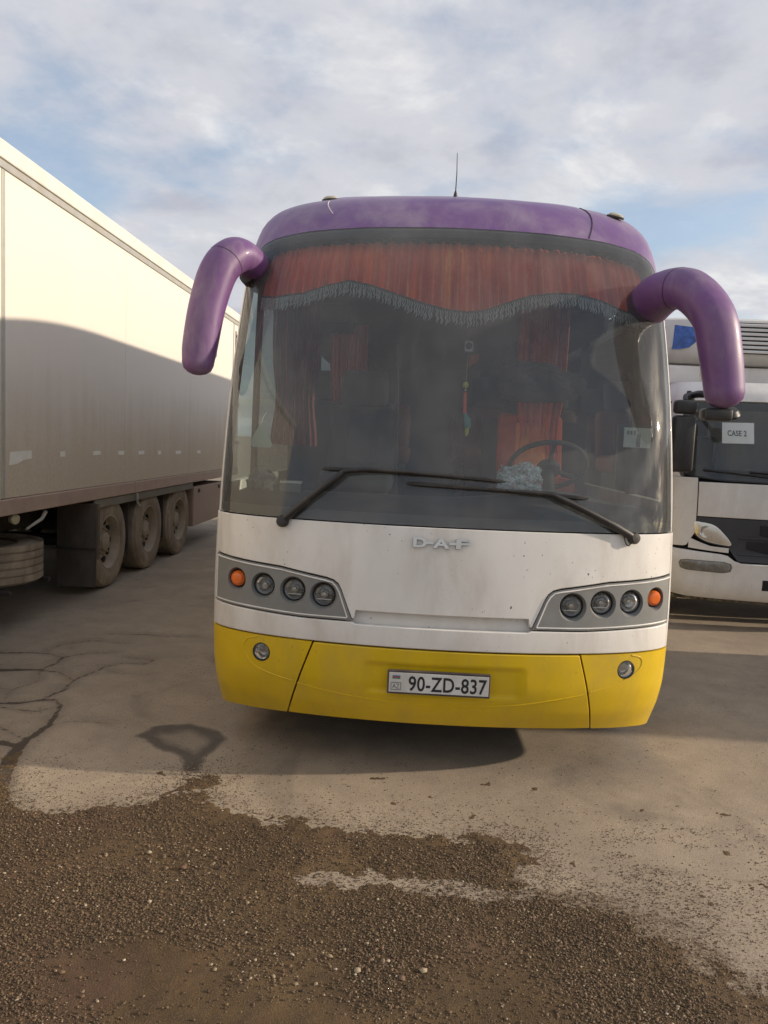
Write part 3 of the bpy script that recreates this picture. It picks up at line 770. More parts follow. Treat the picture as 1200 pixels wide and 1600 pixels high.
# -- lamp panels with four round lamps each
def lamp_cluster(s):
    tt = lambda U: s * (-78 + (78 - 21.5) * U)
    br = (np.array([-78, -42.5, -28.6, -26.5, -25.2, -24.4, -21.5]) + 78) / 56.5
    uu = np.unique(np.concatenate([np.linspace(0, 1, 33), br]))
    frame = patch('lamp_panel', S, lambda U, V: (tt(U), LBr(tt(U)) + (LTr(tt(U)) - LBr(tt(U))) * V), 0, 8, 0.014, 0.045, M_GREY, bus, us=uu)
    # white line round the edge
    top = [(t, float(LT(t)) - 0.011) for t in np.linspace(-76.6, -28.6, 22)] + [(-26.9, 1.036), (-25.8, 1.017), (-25.0, 0.99), (-22.6, 0.862)]
    bot = [(t, float(LB(t)) + 0.011) for t in np.linspace(-22.6, -76.6, 24)]
    loop = top + bot + [top[0]]
    pos = [(371, 0)]
    lamps = [(-61.3, .999, .047, 'indicator'), (-48.8, .984, .055, 'dipped_beam'), (-38.3, .977, .058, 'main_beam'), (-29.3, .964, .058, 'main_beam')] if s > 0 else [(-65.0, 1.002, .047, 'indicator'), (-52.2, .987, .057, 'dipped_beam'), (-41.5, .984, .057, 'main_beam'), (-32.2, .969, .058, 'main_beam')]
    cb = bmesh.new(); geo = []
    for t, z, r, kind in lamps:
        t = s * t
        n = Vector(S.nrm(t, z)); ax = (n + Vector((0, -0.9, 0))).normalized(); p = S.pv(t, z, 0.012)
        M = axis_matrix(p, ax); geo.append((M, r, kind))
        add_lathe(cb, [(0, -0.12), (r + 0.004, -0.12), (r + 0.004, -0.030), (r + 0.020, 0.012), (r + 0.022, 0.05), (0, 0.05)], M, 32)
    cut(frame, cb)
    bm = bmesh.new(); add_tube(bm, [S.pv(s * t, z, 0.0145) for t, z in loop], 0.0042, 6, caps=True)
    from_bm('trim_line', bm, M_TRIM, frame, 60)
    for M, r, kind in geo:
        M = M @ Matrix.Translation((0, 0, -0.013 if kind != 'indicator' else -0.016))
        lp = lathe('lamp_bowl', [(r + 0.003, -0.024), (r * 0.93, -0.026), (r * 0.75, -0.044), (r * 0.40, -0.058), (0, -0.060)], M, M_REFL if kind != 'indicator' else M_AMBER, bus, 28)
        lathe('lamp_ring', [(r + 0.0032, -0.030), (r + 0.0032, -0.018), (r - 0.002, -0.015), (r - 0.004, -0.022)], M, M_BLACK, lp, 28)
        if kind == 'indicator':
            lathe('lamp_lens', [(r - 0.003, -0.022), (r - 0.006, -0.006), (r * 0.6, 0.006), (0, 0.010)], M, M_AMBER, lp, 28)
        else:
            lathe('lamp_lens', [(r - 0.003, -0.020), (r * 0.8, -0.012), (r * 0.45, -0.008), (0, -0.006)], M, M_LAMPGLASS, lp, 28)
            lathe('bulb_cap', [(r * 0.30, -0.052), (r * 0.30, -0.034), (r * 0.18, -0.026), (0, -0.025)], M, M_CHROME, lp, 16)
            if kind == 'main_beam':
                bm = bmesh.new(); add_box(bm, (-r * 0.66, -r * 0.52, -0.034), (r * 0.66, -r * 0.38, -0.026), 0.002)
                bm.transform(M); from_bm('lens_bar', bm, M_CHROME, lp)
for s in (1, -1): lamp_cluster(s)

# -- yellow bumper
ZBOT = lambda t: np.interp(np.abs(t), [0, 20, 42, 62, 78, 90], [.302, .300, .291, .272, .248, .235])
tL = lin([.30, .72], [-40.5, -31.7]); tR = lin([.30, .72], [42.7, 35.2])
def plate_pit(t, z):
    f = lambda x, a, b: np.clip((x - a) / (b - a), 0, 1)
    m = f(t, -18.0, -16.6) * f(-t, -20.4, -19.0) * f(z, 0.478, 0.50) * f(-z, -0.648, -0.628)
    return 0.014 - 0.013 * m
bump_c = patch('bumper_centre', S, lambda U, V: ((tL(.302 + .418 * V) + 0.25) * (1 - U) + (tR(.302 + .418 * V) - 0.25) * U, (lambda zb: zb + (.720 - zb) * V)(ZBOT(-40 + 82 * U))), 72, 36, plate_pit, 0.03, M_YELLOW, bus, 0.004)
corners = []
for s in (-1, 1):
    edge = (lambda z: -tL(z)) if s < 0 else tR
    def fn(U, V, s=s, edge=edge):
        a = edge(.302 + .420 * V) + 0.25; b = S.ty(BY + 1.85, .5, 1)
        k = np.where(U < 0.75, U / 0.75 * 0.5, 0.5 + (U - 0.75) / 0.25 * 0.5)
        t = np.where(U < 0.75, a + (90 - a) * U / 0.75, 90 + (b - 90) * (U - 0.75) / 0.25)
        zb = ZBOT(t)
        return s * t, zb + (.722 - zb) * V
    c = patch('bumper_corner', S, fn, 40, 24, 0.014, 0.03, M_YELLOW, bus)
    ft, fz = (-48.5, .633) if s < 0 else (51.5, .638)
    n = Vector(S.nrm(ft, fz)); ax = (n + Vector((0, -0.9, 0))).normalized(); M = axis_matrix(S.pv(ft, fz, 0.012), ax)
    cb = bmesh.new(); add_lathe(cb, [(0, -0.1), (0.050, -0.1), (0.050, 0.0), (0.054, 0.05), (0, 0.05)], M, 28); cut(c, cb)
    fl = lathe('fog_lamp', [(0.049, -0.010), (0.047, 0.0), (0.040, 0.001), (0.038, -0.012), (0.025, -0.03), (0, -0.036)], M, M_REFL, bus, 28)
    lathe('lens', [(0.041, -0.004), (0.03, 0.003), (0, 0.006)], M, M_LAMPGLASS, fl, 24)
    lathe('ring', [(0.0495, -0.008), (0.0495, 0.004), (0.043, 0.005), (0.041, -0.004)], M, M_BLACK, fl, 28)
    corners.append(c)
def crease(pts, par):
    tube('crease', [S.pv(*p, 0.0135) for p in [(a.x, a.y) for a in catmull([(x, y, 0) for x, y in pts], 8)]], 0.0042, M_YELLOW, par, 6)
crease([(-50, .714), (-54.2, .695), (-56.2, .655), (-55.5, .609), (-51.5, .552), (-45, .522), (-37.6, .500)], corners[0])
crease([(-36.2, .492), (-26, .462), (-13, .438), (2.75, .430), (18, .448), (30, .486), (37.8, .512)], bump_c)
crease([(39.4, .522), (48, .560), (56, .616), (58.8, .655), (58, .695), (53.5, .714)], corners[1])

# -- number plate
PZ, PY = 0.556, BY - 0.012
px0, px1 = BX - 0.262, BX + 0.262
pl = box('number_plate', (px0, PY - 0.014, PZ - 0.062), (px1, PY + 0.004, PZ + 0.062), pm('plate_frame', (0.045, 0.035, 0.038), 0.5, dirt=DUST, dirt_amt=0.3), bus, 0.004)
box('plate_sheet', (px0 + 0.009, PY - 0.0165, PZ - 0.051), (px1 - 0.009, PY - 0.013, PZ + 0.050), M_PLATE, pl, 0.001)
text('plate_number', '90-ZD-837', (BX + 0.045, PY - 0.0163, PZ - 0.003), 0.396, 0.078, M_INK, pl, 0.0015, 0.014, 1.04)
text('country_code', 'AZ', (px0 + 0.045, PY - 0.0163, PZ - 0.020), 0.036, 0.024, M_INKG, pl, 0.001)
bm = bmesh.new()
for lo, hi in (((0.019, -0.040), (0.071, -0.037)), ((0.019, -0.003), (0.071, 0.0)), ((0.019, -0.037), (0.0215, -0.003)), ((0.0685, -0.037), (0.071, -0.003))):
    add_box(bm, (px0 + lo[0], PY - 0.0178, PZ + lo[1]), (px0 + hi[0], PY - 0.0160, PZ + hi[1]))
from_bm('code_box', bm, M_INKG, pl)
for k, c in enumerate(((0.05, 0.16, 0.30), (0.36, 0.06, 0.06), (0.06, 0.22, 0.12))):
    box('flag_stripe', (px0 + 0.026, PY - 0.0178, PZ + 0.030 - k * 0.006), (px0 + 0.066, PY - 0.0160, PZ + 0.036 - k * 0.006 - 0.0005), pm('flag%d' % k, c, 0.6), pl)

# -- chrome letters
def on_hood(dx):
    def f(x, y, z):
        t = math.degrees(math.asin((x + dx) / 1.255)); return S.pv(t, 1.268 + y, 0.0115 + z)
    return f
text('badge_letter', 'D', None, 0.070, 0.050, M_CHROME, bus, 0.014, 0.04, mapf=on_hood(-0.128))
text('badge_letter', 'A', None, 0.084, 0.050, M_CHROME, bus, 0.014, 0.035, mapf=on_hood(-0.022))
text('badge_letter', 'F', None, 0.066, 0.050, M_CHROME, bus, 0.014, 0.04, mapf=on_hood(0.086))
for dx in (-0.078, 0.036):
    text('badge_dash', '-', None, 0.034, 0.012, M_CHROME, bus, 0.010, 0.0, mapf=on_hood(dx))

# -- wipers
def wiper(pivot, elbow, b0, b1, curve):
    off = 0.045
    P0 = S.pv(*pivot, 0.03); P1 = S.pv(*elbow, off)
    w = lathe('wiper', [(0, -0.025), (0.030, -0.025), (0.032, 0.006), (0.024, 0.020), (0, 0.023)], axis_matrix(P0, S.nrm(*pivot)), M_BLACK, bus, 18)
    def at(k, o): return S.pv(b0[0] + (b1[0] - b0[0]) * k, b0[1] + (b1[1] - b0[1]) * k + curve * 4 * k * (1 - k), o)
    # hinge, arm and the bent end reaching along the blade
    kb = min(max((elbow[0] - b0[0]) / (b1[0] - b0[0]), 0.0), 1.0)
    mid = at(0.52, off)
    near_ = [S.pv(pivot[0] + (elbow[0] - pivot[0]) * k, pivot[1] + (elbow[1] - pivot[1]) * k, 0.03 + (off - 0.03) * k) for k in np.linspace(0, 0.94, 10)]
    bend = catmull([near_[-1], P1, at(kb + (0.52 - kb) * 0.35, off), at(kb + (0.52 - kb) * 0.7, off - 0.006), mid], 6)[1:]
    path = near_ + bend
    rad = [0.021] * 4 + [0.018] * 5 + list(np.linspace(0.015, 0.008, len(path) - 9))
    tube('wiper_arm', path, rad, M_BLACK, w, 8)
    bl = [at(k, 0.020) for k in np.linspace(0, 1, 26)]
    tube('wiper_blade', bl, [0.003] + [0.0105] * 24 + [0.003], M_BLACK, w, 6)
    br = [at(0.52 + 0.30 * k, 0.030 - 0.010 * abs(k) ** 2) for k in np.linspace(-1, 1, 12)]
    tube('blade_bridge', br, [0.004] + [0.0075] * 10 + [0.004], M_BLACK, w, 6)
    return w
wiper((-42.2, 1.330), (-24.6, 1.600), (-31.2, 1.612), (13.5, 1.590), 0.010)
w2 = wiper((50.8, 1.325), (24.5, 1.532), (-9.8, 1.560), (35.2, 1.520), 0.004)
tube('washer_hose', catmull([S.pv(47, 1.36, 0.02), S.pv(47.2, 1.31, 0.03), S.pv(48.5, 1.285, 0.03), S.pv(49.6, 1.30, 0.03)], 6), 0.003, M_BLACK, w2, 6)

# -- mirror arms
MREF = (0, -0.6, 0.8)
def mirror(path, rad, neg, foot):
    pts = catmull(path, 8); rr = [p.x for p in catmull([(r, 0, 0) for r in rad], 8)]
    bm = bmesh.new(); add_tube(bm, pts, rr, 24, 1.15, (0, -1, 0), True, True, 2.3, MREF)
    o = from_bm('mirror_arm', bm, M_PURPLE2, bus, 60)
    tube('mirror_foot', foot, [0.075, 0.07, 0.06], M_BLACK, o, 12)
    k_ = int(len(pts) * 0.34)
    d_ = (pts[k_ + 1] - pts[k_ - 1]).normalized()
    bm = bmesh.new(); add_tube(bm, [pts[k_] - d_ * 0.0025, pts[k_] + d_ * 0.0025], rr[k_] * 1.008, 24, 1.15, (0, -1, 0), True, False, 2.3, MREF)
    from_bm('arm_joint', bm, M_SEAM, o)
    # mirror glass set in the back of the hanging part
    a, b = Vector(path[-3]), Vector(path[-1]); c = (a + b) / 2
    box('mirror_glass', (c.x - 0.062, c.y + 0.030, c.z - 0.13), (c.x + 0.062, c.y + 0.098, c.z + 0.13), M_CHROME, o, 0.02)
    return o
mirror([(-0.99, 4.62, 2.775), (-1.06, 4.50, 2.80), (-1.135, 4.41, 2.70), (-1.185, 4.36, 2.50), (-1.215, 4.33, 2.27), (-1.224, 4.32, 2.155)],
       [0.092, 0.097, 0.094, 0.089, 0.085, 0.076], -1, [(-0.96, 4.74, 2.70), (-0.99, 4.66, 2.70), (-1.02, 4.60, 2.72)])
mr = mirror([(1.30, 4.60, 2.59), (1.345, 4.40, 2.66), (1.43, 4.24, 2.645), (1.525, 4.13, 2.50), (1.568, 4.10, 2.31), (1.605, 4.09, 2.09)],
       [0.112, 0.114, 0.104, 0.096, 0.093, 0.086], 1, [(1.33, 4.72, 2.56), (1.31, 4.64, 2.58), (1.31, 4.58, 2.60)])
box('arm_bracket', (1.50, 4.06, 1.955), (1.65, 4.16, 2.02), M_BLACK, mr, 0.02, 3)

# -- sides, rear, underbody
for s in (-1, 1):
    def side(z0, z1, y0, y1):
        return lambda U, V: (S.ty(y0 + (y1 - y0) * U, z0 + (z1 - z0) * V, s), z0 + (z1 - z0) * V)
    patch('side_panel', S, side(0.728, 1.50, BY + 0.53, BEND), 24, 8, 0.004, 0.03, M_WHITE2, bus)
    for y0, y1 in ((2.95, 8.0), (9.1, 11.3)):
        patch('side_skirt', S, side(0.215, 0.722, BY + y0, BY + y1), 10, 6, 0.010, 0.03, M_YELLOW, bus)
    ys = [1.30, 2.9, 4.5, 6.1, 7.7, 9.3, 11.25]
    # the front quarter light follows the raked pillar
    patch('quarter_window', S, lambda U, V, s=s: (s * (S.ty(BY + 0.53 + S.y0(1.50 + 1.25 * V), 1.5 + 1.25 * V, 1) * (1 - U) + S.ty(BY + 1.22, 1.5 + 1.25 * V, 1) * U), 1.50 + 1.25 * V), 6, 10, 0.0, 0, M_SIDEGLASS, bus)
    patch('side_pillar', S, side(1.50, 2.755, BY + 1.22, BY + 1.30), 2, 8, 0.003, 0.03, M_BLACK, bus)
    for a, b in zip(ys, ys[1:]):
        patch('side_window', S, side(1.50, 2.755, BY + a, BY + b - 0.06), 4, 8, 0.0, 0, M_REARGLASS, bus)
        patch('side_pillar', S, side(1.50, 2.755, BY + b - 0.06, BY + b), 2, 8, 0.003, 0.03, M_BLACK, bus)
box('rear_panel', (BX - 1.2, BEND - 0.02, 0.4), (BX + 1.2, BEND + 0.06, 3.2), M_WHITE2, bus, 0.03)
tt_ = np.linspace(-84, 84, 41); o_ = S.raw(tt_, np.full(41, 0.42)); o_[:, 0] = BX + (o_[:, 0] - BX) * 0.94; o_[:, 1] += 0.06
bm = bmesh.new()
lo_ = [bm.verts.new((p[0], p[1], 0.335)) for p in o_] + [bm.verts.new((o_[-1][0], BY + 1.5, 0.335)), bm.verts.new((o_[0][0], BY + 1.5, 0.335))]
hi_ = [bm.verts.new((v.co.x, v.co.y, 0.365)) for v in lo_]
bm.faces.new(lo_); bm.faces.new(hi_[::-1])
for k in range(len(lo_)): bm.faces.new((lo_[k], lo_[(k + 1) % len(lo_)], hi_[(k + 1) % len(lo_)], hi_[k]))
from_bm('added_sun_shield', bm, M_VOID, bus)  # plate added to stop sun leaking down through the hollow nose
box('underbody', (BX - 1.12, BY + 0.55, 0.37), (BX + 1.12, BEND - 0.05, 0.70), M_VOID, bus, 0.02)
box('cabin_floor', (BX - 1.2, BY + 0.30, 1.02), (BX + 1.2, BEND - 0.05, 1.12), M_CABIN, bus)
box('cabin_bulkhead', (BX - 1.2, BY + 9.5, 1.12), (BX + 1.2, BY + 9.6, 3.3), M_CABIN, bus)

def wheel_tyre(par, c, r, wdt, side, m_t, m_r, dish=0.09, holes=10):
    """truck wheel, axle along x; side = direction of the outer face"""
    M = axis_matrix(c, (side, 0, 0))
    h = wdt / 2
    t = lathe('tyre', [(r * .60, -h), (r * .80, -h), (r * .95, -h * .92), (r, -h * .72), (r, -h * .30), (r * .985, -h * .28), (r * .985, -h * .22), (r, -h * .2), (r, h * .2), (r * .985, h * .22), (r * .985, h * .28), (r, h * .30), (r, h * .72), (r * .95, h * .92), (r * .82, h * 1.0), (r * .70, h * 1.0), (r * .60, h * .93), (r * .57, h * .75)], M, m_t, par, 40, False, 28)
    rim = lathe('rim', [(r * .575, h * .70), (r * .600, h * .94), (r * .575, h * .95), (r * .545, h * .80), (r * .50, h * .45), (r * .40, h * .35), (r * .34, h * .50), (r * .22, h * .52), (r * .20, h * .72), (r * .12, h * .80), (0, h * .81)], M, m_r, t, 36)
    bm = bmesh.new()
    for k in range(holes):
        a = 2 * math.pi * k / holes
        for rad, rr, d in ((r * .435, r * .072, h * .40),):
            Mh = M @ Matrix.Translation((rad * math.cos(a), rad * math.sin(a), d)) @ Matrix.Rotation(a, 4, 'Z') @ Matrix.Diagonal((0.9, 1.25, 1, 1))
            add_lathe(bm, [(0, 0.012), (rr, 0.012), (rr, -0.03), (0, -0.03)], Mh, 10)
    from_bm('hand_holes', bm, M_VOID, t)['kind'] = 'stuff'
    bm = bmesh.new()
    for k in range(10):
        a = 2 * math.pi * (k + .5) / 10
        add_lathe(bm, [(0, 0.03), (0.013, 0.03), (0.015, 0), (0.015, -0.02)], M @ Matrix.Translation((r * .285 * math.cos(a), r * .285 * math.sin(a), h * .50)), 6)
    from_bm('wheel_nuts', bm, m_r, t)['kind'] = 'stuff'
    return t
M_TYRE = pm('dusty_tyre', (0.22, 0.18, 0.135), 0.9, bump=0.4, bs=60, var=0.2, dirt=(0.42, 0.345, 0.25), dirt_amt=0.95, dirt_scale=4)
M_RIM = pm('dusty_rim', (0.34, 0.285, 0.215), 0.7, var=0.2, dirt=(0.42, 0.345, 0.25), dirt_amt=0.7, dirt_scale=6)
for s in (-1, 1):
    for yy in (2.4, 8.55): wheel_tyre(bus, (BX + s * 1.05, BY + yy, 0.50), 0.50, 0.28, s, M_TYRE, M_RIM)

# -- cabin
def on_dash(t, z0, d): return S.p(t, z0) + np.array([0, d, 0])
def dash_fn():
    tt = np.linspace(-74, 74, 45)
    prof = [(0.04, 1.36), (0.10, 1.42), (0.22, 1.455), (0.42, 1.46), (0.62, 1.45), (0.74, 1.40), (0.78, 1.30), (0.78, 1.10)]
    V = []
    for d, z in prof:
        b = S.raw(tt, np.full(tt.shape, 1.40)); k = min(1.0, d / 0.5)
        yy = (b[:, 1] + d) * (1 - k * 0.6) + (BY + 0.30 + d) * k * 0.6
        xx = BX + (b[:, 0] - BX) * 0.975
        hump = 0.075 * np.exp(-((xx - BX - 0.62) / 0.34) ** 2) * np.clip((d - 0.25) / 0.25, 0, 1) * (z > 1.38)
        V.append(np.stack([xx, yy, np.full(tt.shape, z) + hump], -1))
    V = np.array(V); nr, nc = V.shape[:2]
    F = [(i * nc + j, i * nc + j + 1, (i + 1) * nc + j + 1, (i + 1) * nc + j) for i in range(nr - 1) for j in range(nc - 1)]
    return from_np('dashboard', V.reshape(-1, 3), F, M_DASH, bus, 40)
dash = dash_fn()
# steering wheel
sw = Vector((BX + 0.66, BY + 1.00, 1.665)); sax = Vector((0, 0.62, 0.78)).normalized(); Ms = axis_matrix(sw, sax)
ring = [Ms @ Vector((0.235 * math.cos(a), 0.235 * math.sin(a), 0)) for a in np.linspace(0, 2 * math.pi, 41)]
stw = tube('steering_wheel', ring, 0.016, M_SEATBLK, bus, 8)
for a in (R(90), R(210), R(330)): tube('spoke', [Ms @ Vector((0.03 * math.cos(a), 0.03 * math.sin(a), -0.02)), Ms @ Vector((0.23 * math.cos(a), 0.23 * math.sin(a), 0))], 0.014, M_SEATBLK, stw, 6)
lathe('hub', [(0, -0.05), (0.07, -0.05), (0.075, -0.01), (0.06, 0.01), (0, 0.012)], Ms, M_SEATBLK, stw, 16)
tube('steering_column', [sw, sw + Vector((0, -0.22, -0.36))], 0.035, M_SEATBLK, stw, 8)
# seats
def seat(name, x, y, zf, m1, m2, m3, big=False):
    h = 1.0 if big else 0.92
    bm = bmesh.new(); add_box(bm, (x - 0.235, y, zf + 0.40), (x + 0.235, y + 0.13, zf + h - 0.12), 0.05, 3)
    for v in bm.verts: v.co.y += (v.co.z - zf - 0.4) * 0.20
    o = from_bm(name, bm, m1, bus)
    bm = bmesh.new(); add_box(bm, (x - 0.115, y - 0.012, zf + 0.46), (x + 0.115, y + 0.06, zf + h - 0.18), 0.03, 3)
    for v in bm.verts: v.co.y += (v.co.z - zf - 0.4) * 0.20
    from_bm('centre_panel', bm, m2, o)
    bm = bmesh.new(); add_box(bm, (x - 0.17, y - 0.01, zf + h - 0.13), (x + 0.17, y + 0.11, zf + h + 0.13), 0.05, 3)
    for v in bm.verts: v.co.y += (v.co.z - zf - 0.4) * 0.20
    from_bm('headrest', bm, m3, o)
    bm = bmesh.new(); add_box(bm, (x - 0.24, y - 0.46, zf + 0.30), (x + 0.24, y + 0.08, zf + 0.44), 0.05, 3); from_bm('cushion', bm, m1, o)
    bm = bmesh.new(); add_box(bm, (x - 0.20, y - 0.40, zf - 0.02), (x + 0.20, y, zf + 0.31), 0.02); from_bm('seat_base', bm, M_SEATBLK, o)
    return o
ds = seat('driver_seat', BX + 0.66, BY + 1.72, 1.14, pm('driver_red_cloth', (0.55, 0.07, 0.03), 0.8, var=0.2, vs_=10), pm('driver_orange_cloth', (0.75, 0.22, 0.05), 0.8, var=0.2, vs_=12), M_SEATBLK, True)
seat('guide_seat', BX - 0.55, BY + 1.55, 1.14, M_SEATBLK, M_CABIN, M_SEATBLK, True)
M_REDD = pm('dark_red_seat_cloth', (0.10, 0.022, 0.018), 0.85, var=0.25, vs_=10)
for ry in (2.6, 3.5, 4.4):
    for rx in (-0.95, -0.46, 0.46, 0.95):
        seat('passenger_seat', BX + rx * 0.98, BY + ry, 1.30, M_REDD, M_REDD if rx > 0 else M_SEATBLK, M_SEATBLK)
tube('grab_rail', [(BX - 0.29, BY + 1.38, 1.15), (BX - 0.30, BY + 1.36, 1.9), (BX - 0.32, BY + 1.36, 2.42)], 0.010, M_CABIN, bus, 8)
box('cabin_partition', (BX - 1.12, BY + 1.86, 1.12), (BX - 0.36, BY + 1.90, 2.05), M_CABIN, bus, 0.01)
box('cabin_partition', (BX + 0.34, BY + 2.1, 1.12), (BX + 1.14, BY + 2.14, 1.98), M_CABIN, bus, 0.01)
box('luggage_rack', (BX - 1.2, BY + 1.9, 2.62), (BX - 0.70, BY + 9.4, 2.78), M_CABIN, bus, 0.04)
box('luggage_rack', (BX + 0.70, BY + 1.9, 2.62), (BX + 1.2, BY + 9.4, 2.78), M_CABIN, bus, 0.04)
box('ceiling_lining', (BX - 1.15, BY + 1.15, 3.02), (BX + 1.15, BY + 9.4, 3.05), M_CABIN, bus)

# ================================================================== SEMI-TRAILER
TX = -3.33; TXI = TX - 2.50; TY0, TY1 = 1.15, 14.55; TZ0, TZ1 = 1.16, 3.97
def trailer_mat():
    m, t, o = newmat('trailer_panel'); N = NT(t)
    p = N.n('ShaderNodeBsdfPrincipled'); P = N.pos()
    sep_ = N.n('ShaderNodeSeparateXYZ'); N.l(P, sep_.inputs[0]); z = sep_.outputs[2]
    streak = N.noise(N.pos((1, 3.2, 0.22)), 2.0, 6, 0.65, 0.3); blot = N.noise(P, 1.3, 6, 0.6, 0.6); fine = N.noise(P, 30, 4, 0.6)
    h = N.math('ADD', z, N.math('MULTIPLY', N.math('SUBTRACT', streak, 0.5), -0.7))
    h = N.math('ADD', h, N.math('MULTIPLY', N.math('SUBTRACT', blot, 0.5), -0.5))
    d = N.math('MULTIPLY', N.rng(h, 2.45, 1.25), 0.85)                       # road spray, thrown up from below
    d = N.math('ADD', d, N.math('MULTIPLY', N.rng(streak, 0.55, 0.85), 0.10), True)
    c = N.mix(N.math('MULTIPLY', N.rng(blot, 0.3, 0.7), 0.3), (0.80, 0.75, 0.655), (0.76, 0.705, 0.61))
    c = N.mix(d, c, N.mix(N.rng(fine, 0.3, 0.7), (0.60, 0.495, 0.345), (0.68, 0.575, 0.42)))
    N.put(p.inputs['Base Color'], c); N.put(p.inputs['Roughness'], N.math('ADD', 0.42, N.math('MULTIPLY', d, 0.4)))
    N.put(p.inputs['Normal'], N.bump(N.noise(P, 2.0, 2, 0.4), 0.01, 0.12))
    N.l(p.outputs[0], o.inputs[0]); return m
M_TRL = trailer_mat()
M_RAIL = pm('trailer_rail', (0.46, 0.335, 0.265), 0.6, var=0.12, dirt=(0.50, 0.40, 0.29), dirt_amt=0.6)
M_ALU = pm('trailer_aluminium', (0.46, 0.45, 0.41), 0.45, 0.3, var=0.08, dirt=(0.35, 0.3, 0.22), dirt_amt=0.35)
M_CREAM = pm('trailer_roof_rail', (0.74, 0.72, 0.64), 0.4, var=0.04, dirt=(0.4, 0.36, 0.28), dirt_amt=0.2)
M_CHASSIS = pm('chassis_black', (0.022, 0.020, 0.018), 0.7, dirt=(0.14, 0.11, 0.085), dirt_amt=0.5)
M_FLAP = pm('mud_flap', (0.060, 0.050, 0.042), 0.8, dirt=(0.16, 0.13, 0.10), dirt_amt=0.6)
trl = empty('semi_trailer', (TX - 1.25, 7.9, 0), 'long white refrigerated semi-trailer with dirty lower side, left of the coach', 'trailer')
box('box_core', (TXI + 0.03, TY0 + 0.03, TZ0 - 0.02), (TX - 0.030, TY1 - 0.03, TZ1 - 0.01), M_TRL, trl)
seams = [TY0, 3.6, 6.155, 8.80, 11.40, 14.02, TY1]
for a, b in zip(seams, seams[1:]):
    box('side_panel', (TX - 0.034, a + 0.002, TZ0 + 0.002), (TX, b - 0.002, 3.775), M_TRL, trl, 0.004)
for a in (6.155, 14.02):
    box('panel_joint', (TX - 0.01, a - 0.022, TZ0 + 0.004), (TX + 0.010, a + 0.022, 3.772), M_ALU, trl, 0.004)
box('roof_rail', (TX - 0.10, TY0, 3.840), (TX + 0.030, TY1, 3.985), M_CREAM, trl, 0.012)
box('rail_lip', (TX - 0.05, TY0, 3.777), (TX + 0.014, TY1, 3.838), M_ALU, trl, 0.004)
box('roof_panel', (TXI, TY0, TZ1 - 0.012), (TX - 0.105, TY1, TZ1 + 0.004), M_CREAM, trl)
box('far_side_panel', (TXI, TY0, TZ0), (TXI + 0.028, TY1, TZ1 - 0.014), M_TRL, trl)
box('front_wall', (TXI + 0.03, TY0 - 0.03, TZ0), (TX, TY0 + 0.028, TZ1 - 0.016), M_TRL, trl, 0.01)
box('rear_door', (TXI + 0.06, TY1 - 0.028, TZ0), (TX - 1.27, TY1 + 0.05, TZ1 - 0.05), M_TRL, trl, 0.01)
box('rear_door', (TX - 1.25, TY1 - 0.028, TZ0), (TX - 0.03, TY1 + 0.05, TZ1 - 0.05), M_TRL, trl, 0.01)
for z in (1.6, 2.3, 3.0, 3.55): box('door_hinge', (TX - 0.06, TY1 - 0.30, z), (TX + 0.018, TY1 + 0.02, z + 0.05), M_BLACK, trl, 0.006)
box('door_seal', (TX - 0.02, 14.16, 2.9), (TX + 0.012, 14.20, 3.66), M_BLACK, trl, 0.004)
for a, b in ((TY0, 9.10), (9.108, TY1)):
    box('side_rail', (TX - 0.12, a, 1.022), (TX + 0.024, b, TZ0 - 0.002), M_RAIL, trl, 0.008)
# reflectors on the side: pale plates rubbed clean of dirt
M_TAPE = pm('reflector_tape', (0.92, 0.90, 0.80), 0.35, var=0.05, vs_=20, dirt=(0.5, 0.43, 0.32), dirt_amt=0.2, dirt_scale=14)
for y, L, z, h in ((7.23, .10, 1.515, .05), (8.02, .20, 1.512, .045), (8.70, .18, 1.506, .045), (9.36, .20, 1.50, .045), (10.03, .12, 1.492, .05), (10.85, .24, 1.485, .045), (11.9, .2, 1.48, .045)):
    box('side_reflector', (TX - 0.001, y - L / 2, z - h / 2), (TX + 0.004, y + L / 2, z + h / 2), M_TAPE, trl, 0.0015)
bm = bmesh.new()
pp = [(6.27, 1.545), (6.62, 1.555), (6.63, 1.485), (6.50, 1.475), (6.36, 1.440), (6.25, 1.435)]
a = [bm.verts.new((TX + 0.003, y, z)) for y, z in pp]; b = [bm.verts.new((TX - 0.001, y, z)) for y, z in pp]
bm.faces.new(a); bm.faces.new(b[::-1])
for k in range(len(a)): bm.faces.new((a[k], a[(k + 1) % len(a)], b[(k + 1) % len(a)], b[k]))
from_bm('torn_sticker', bm, M_TAPE, trl)
# chassis and running gear
for x in (TX - 0.72, TX - 1.78): box('chassis_beam', (x - 0.07, TY0 + 0.3, 0.72), (x + 0.07, TY1 - 0.1, 1.14), M_CHASSIS, trl)
for y in np.arange(TY0 + 0.6, TY1, 0.9): box('cross_member', (TXI + 0.05, y - 0.03, 1.03), (TX - 0.13, y + 0.03, 1.135), M_CHASSIS, trl)
AX = (8.44, 9.74, 11.02)
for y in AX:
    tube('axle', [(TXI + 0.1, y, 0.51), (TX - 0.1, y, 0.51)], 0.07, M_CHASSIS, trl, 10)
    for s, x in ((1, TX - 0.19), (-1, TXI + 0.19)): wheel_tyre(trl, (x, y, 0.512), 0.512, 0.37, s, M_TYRE, M_RIM)
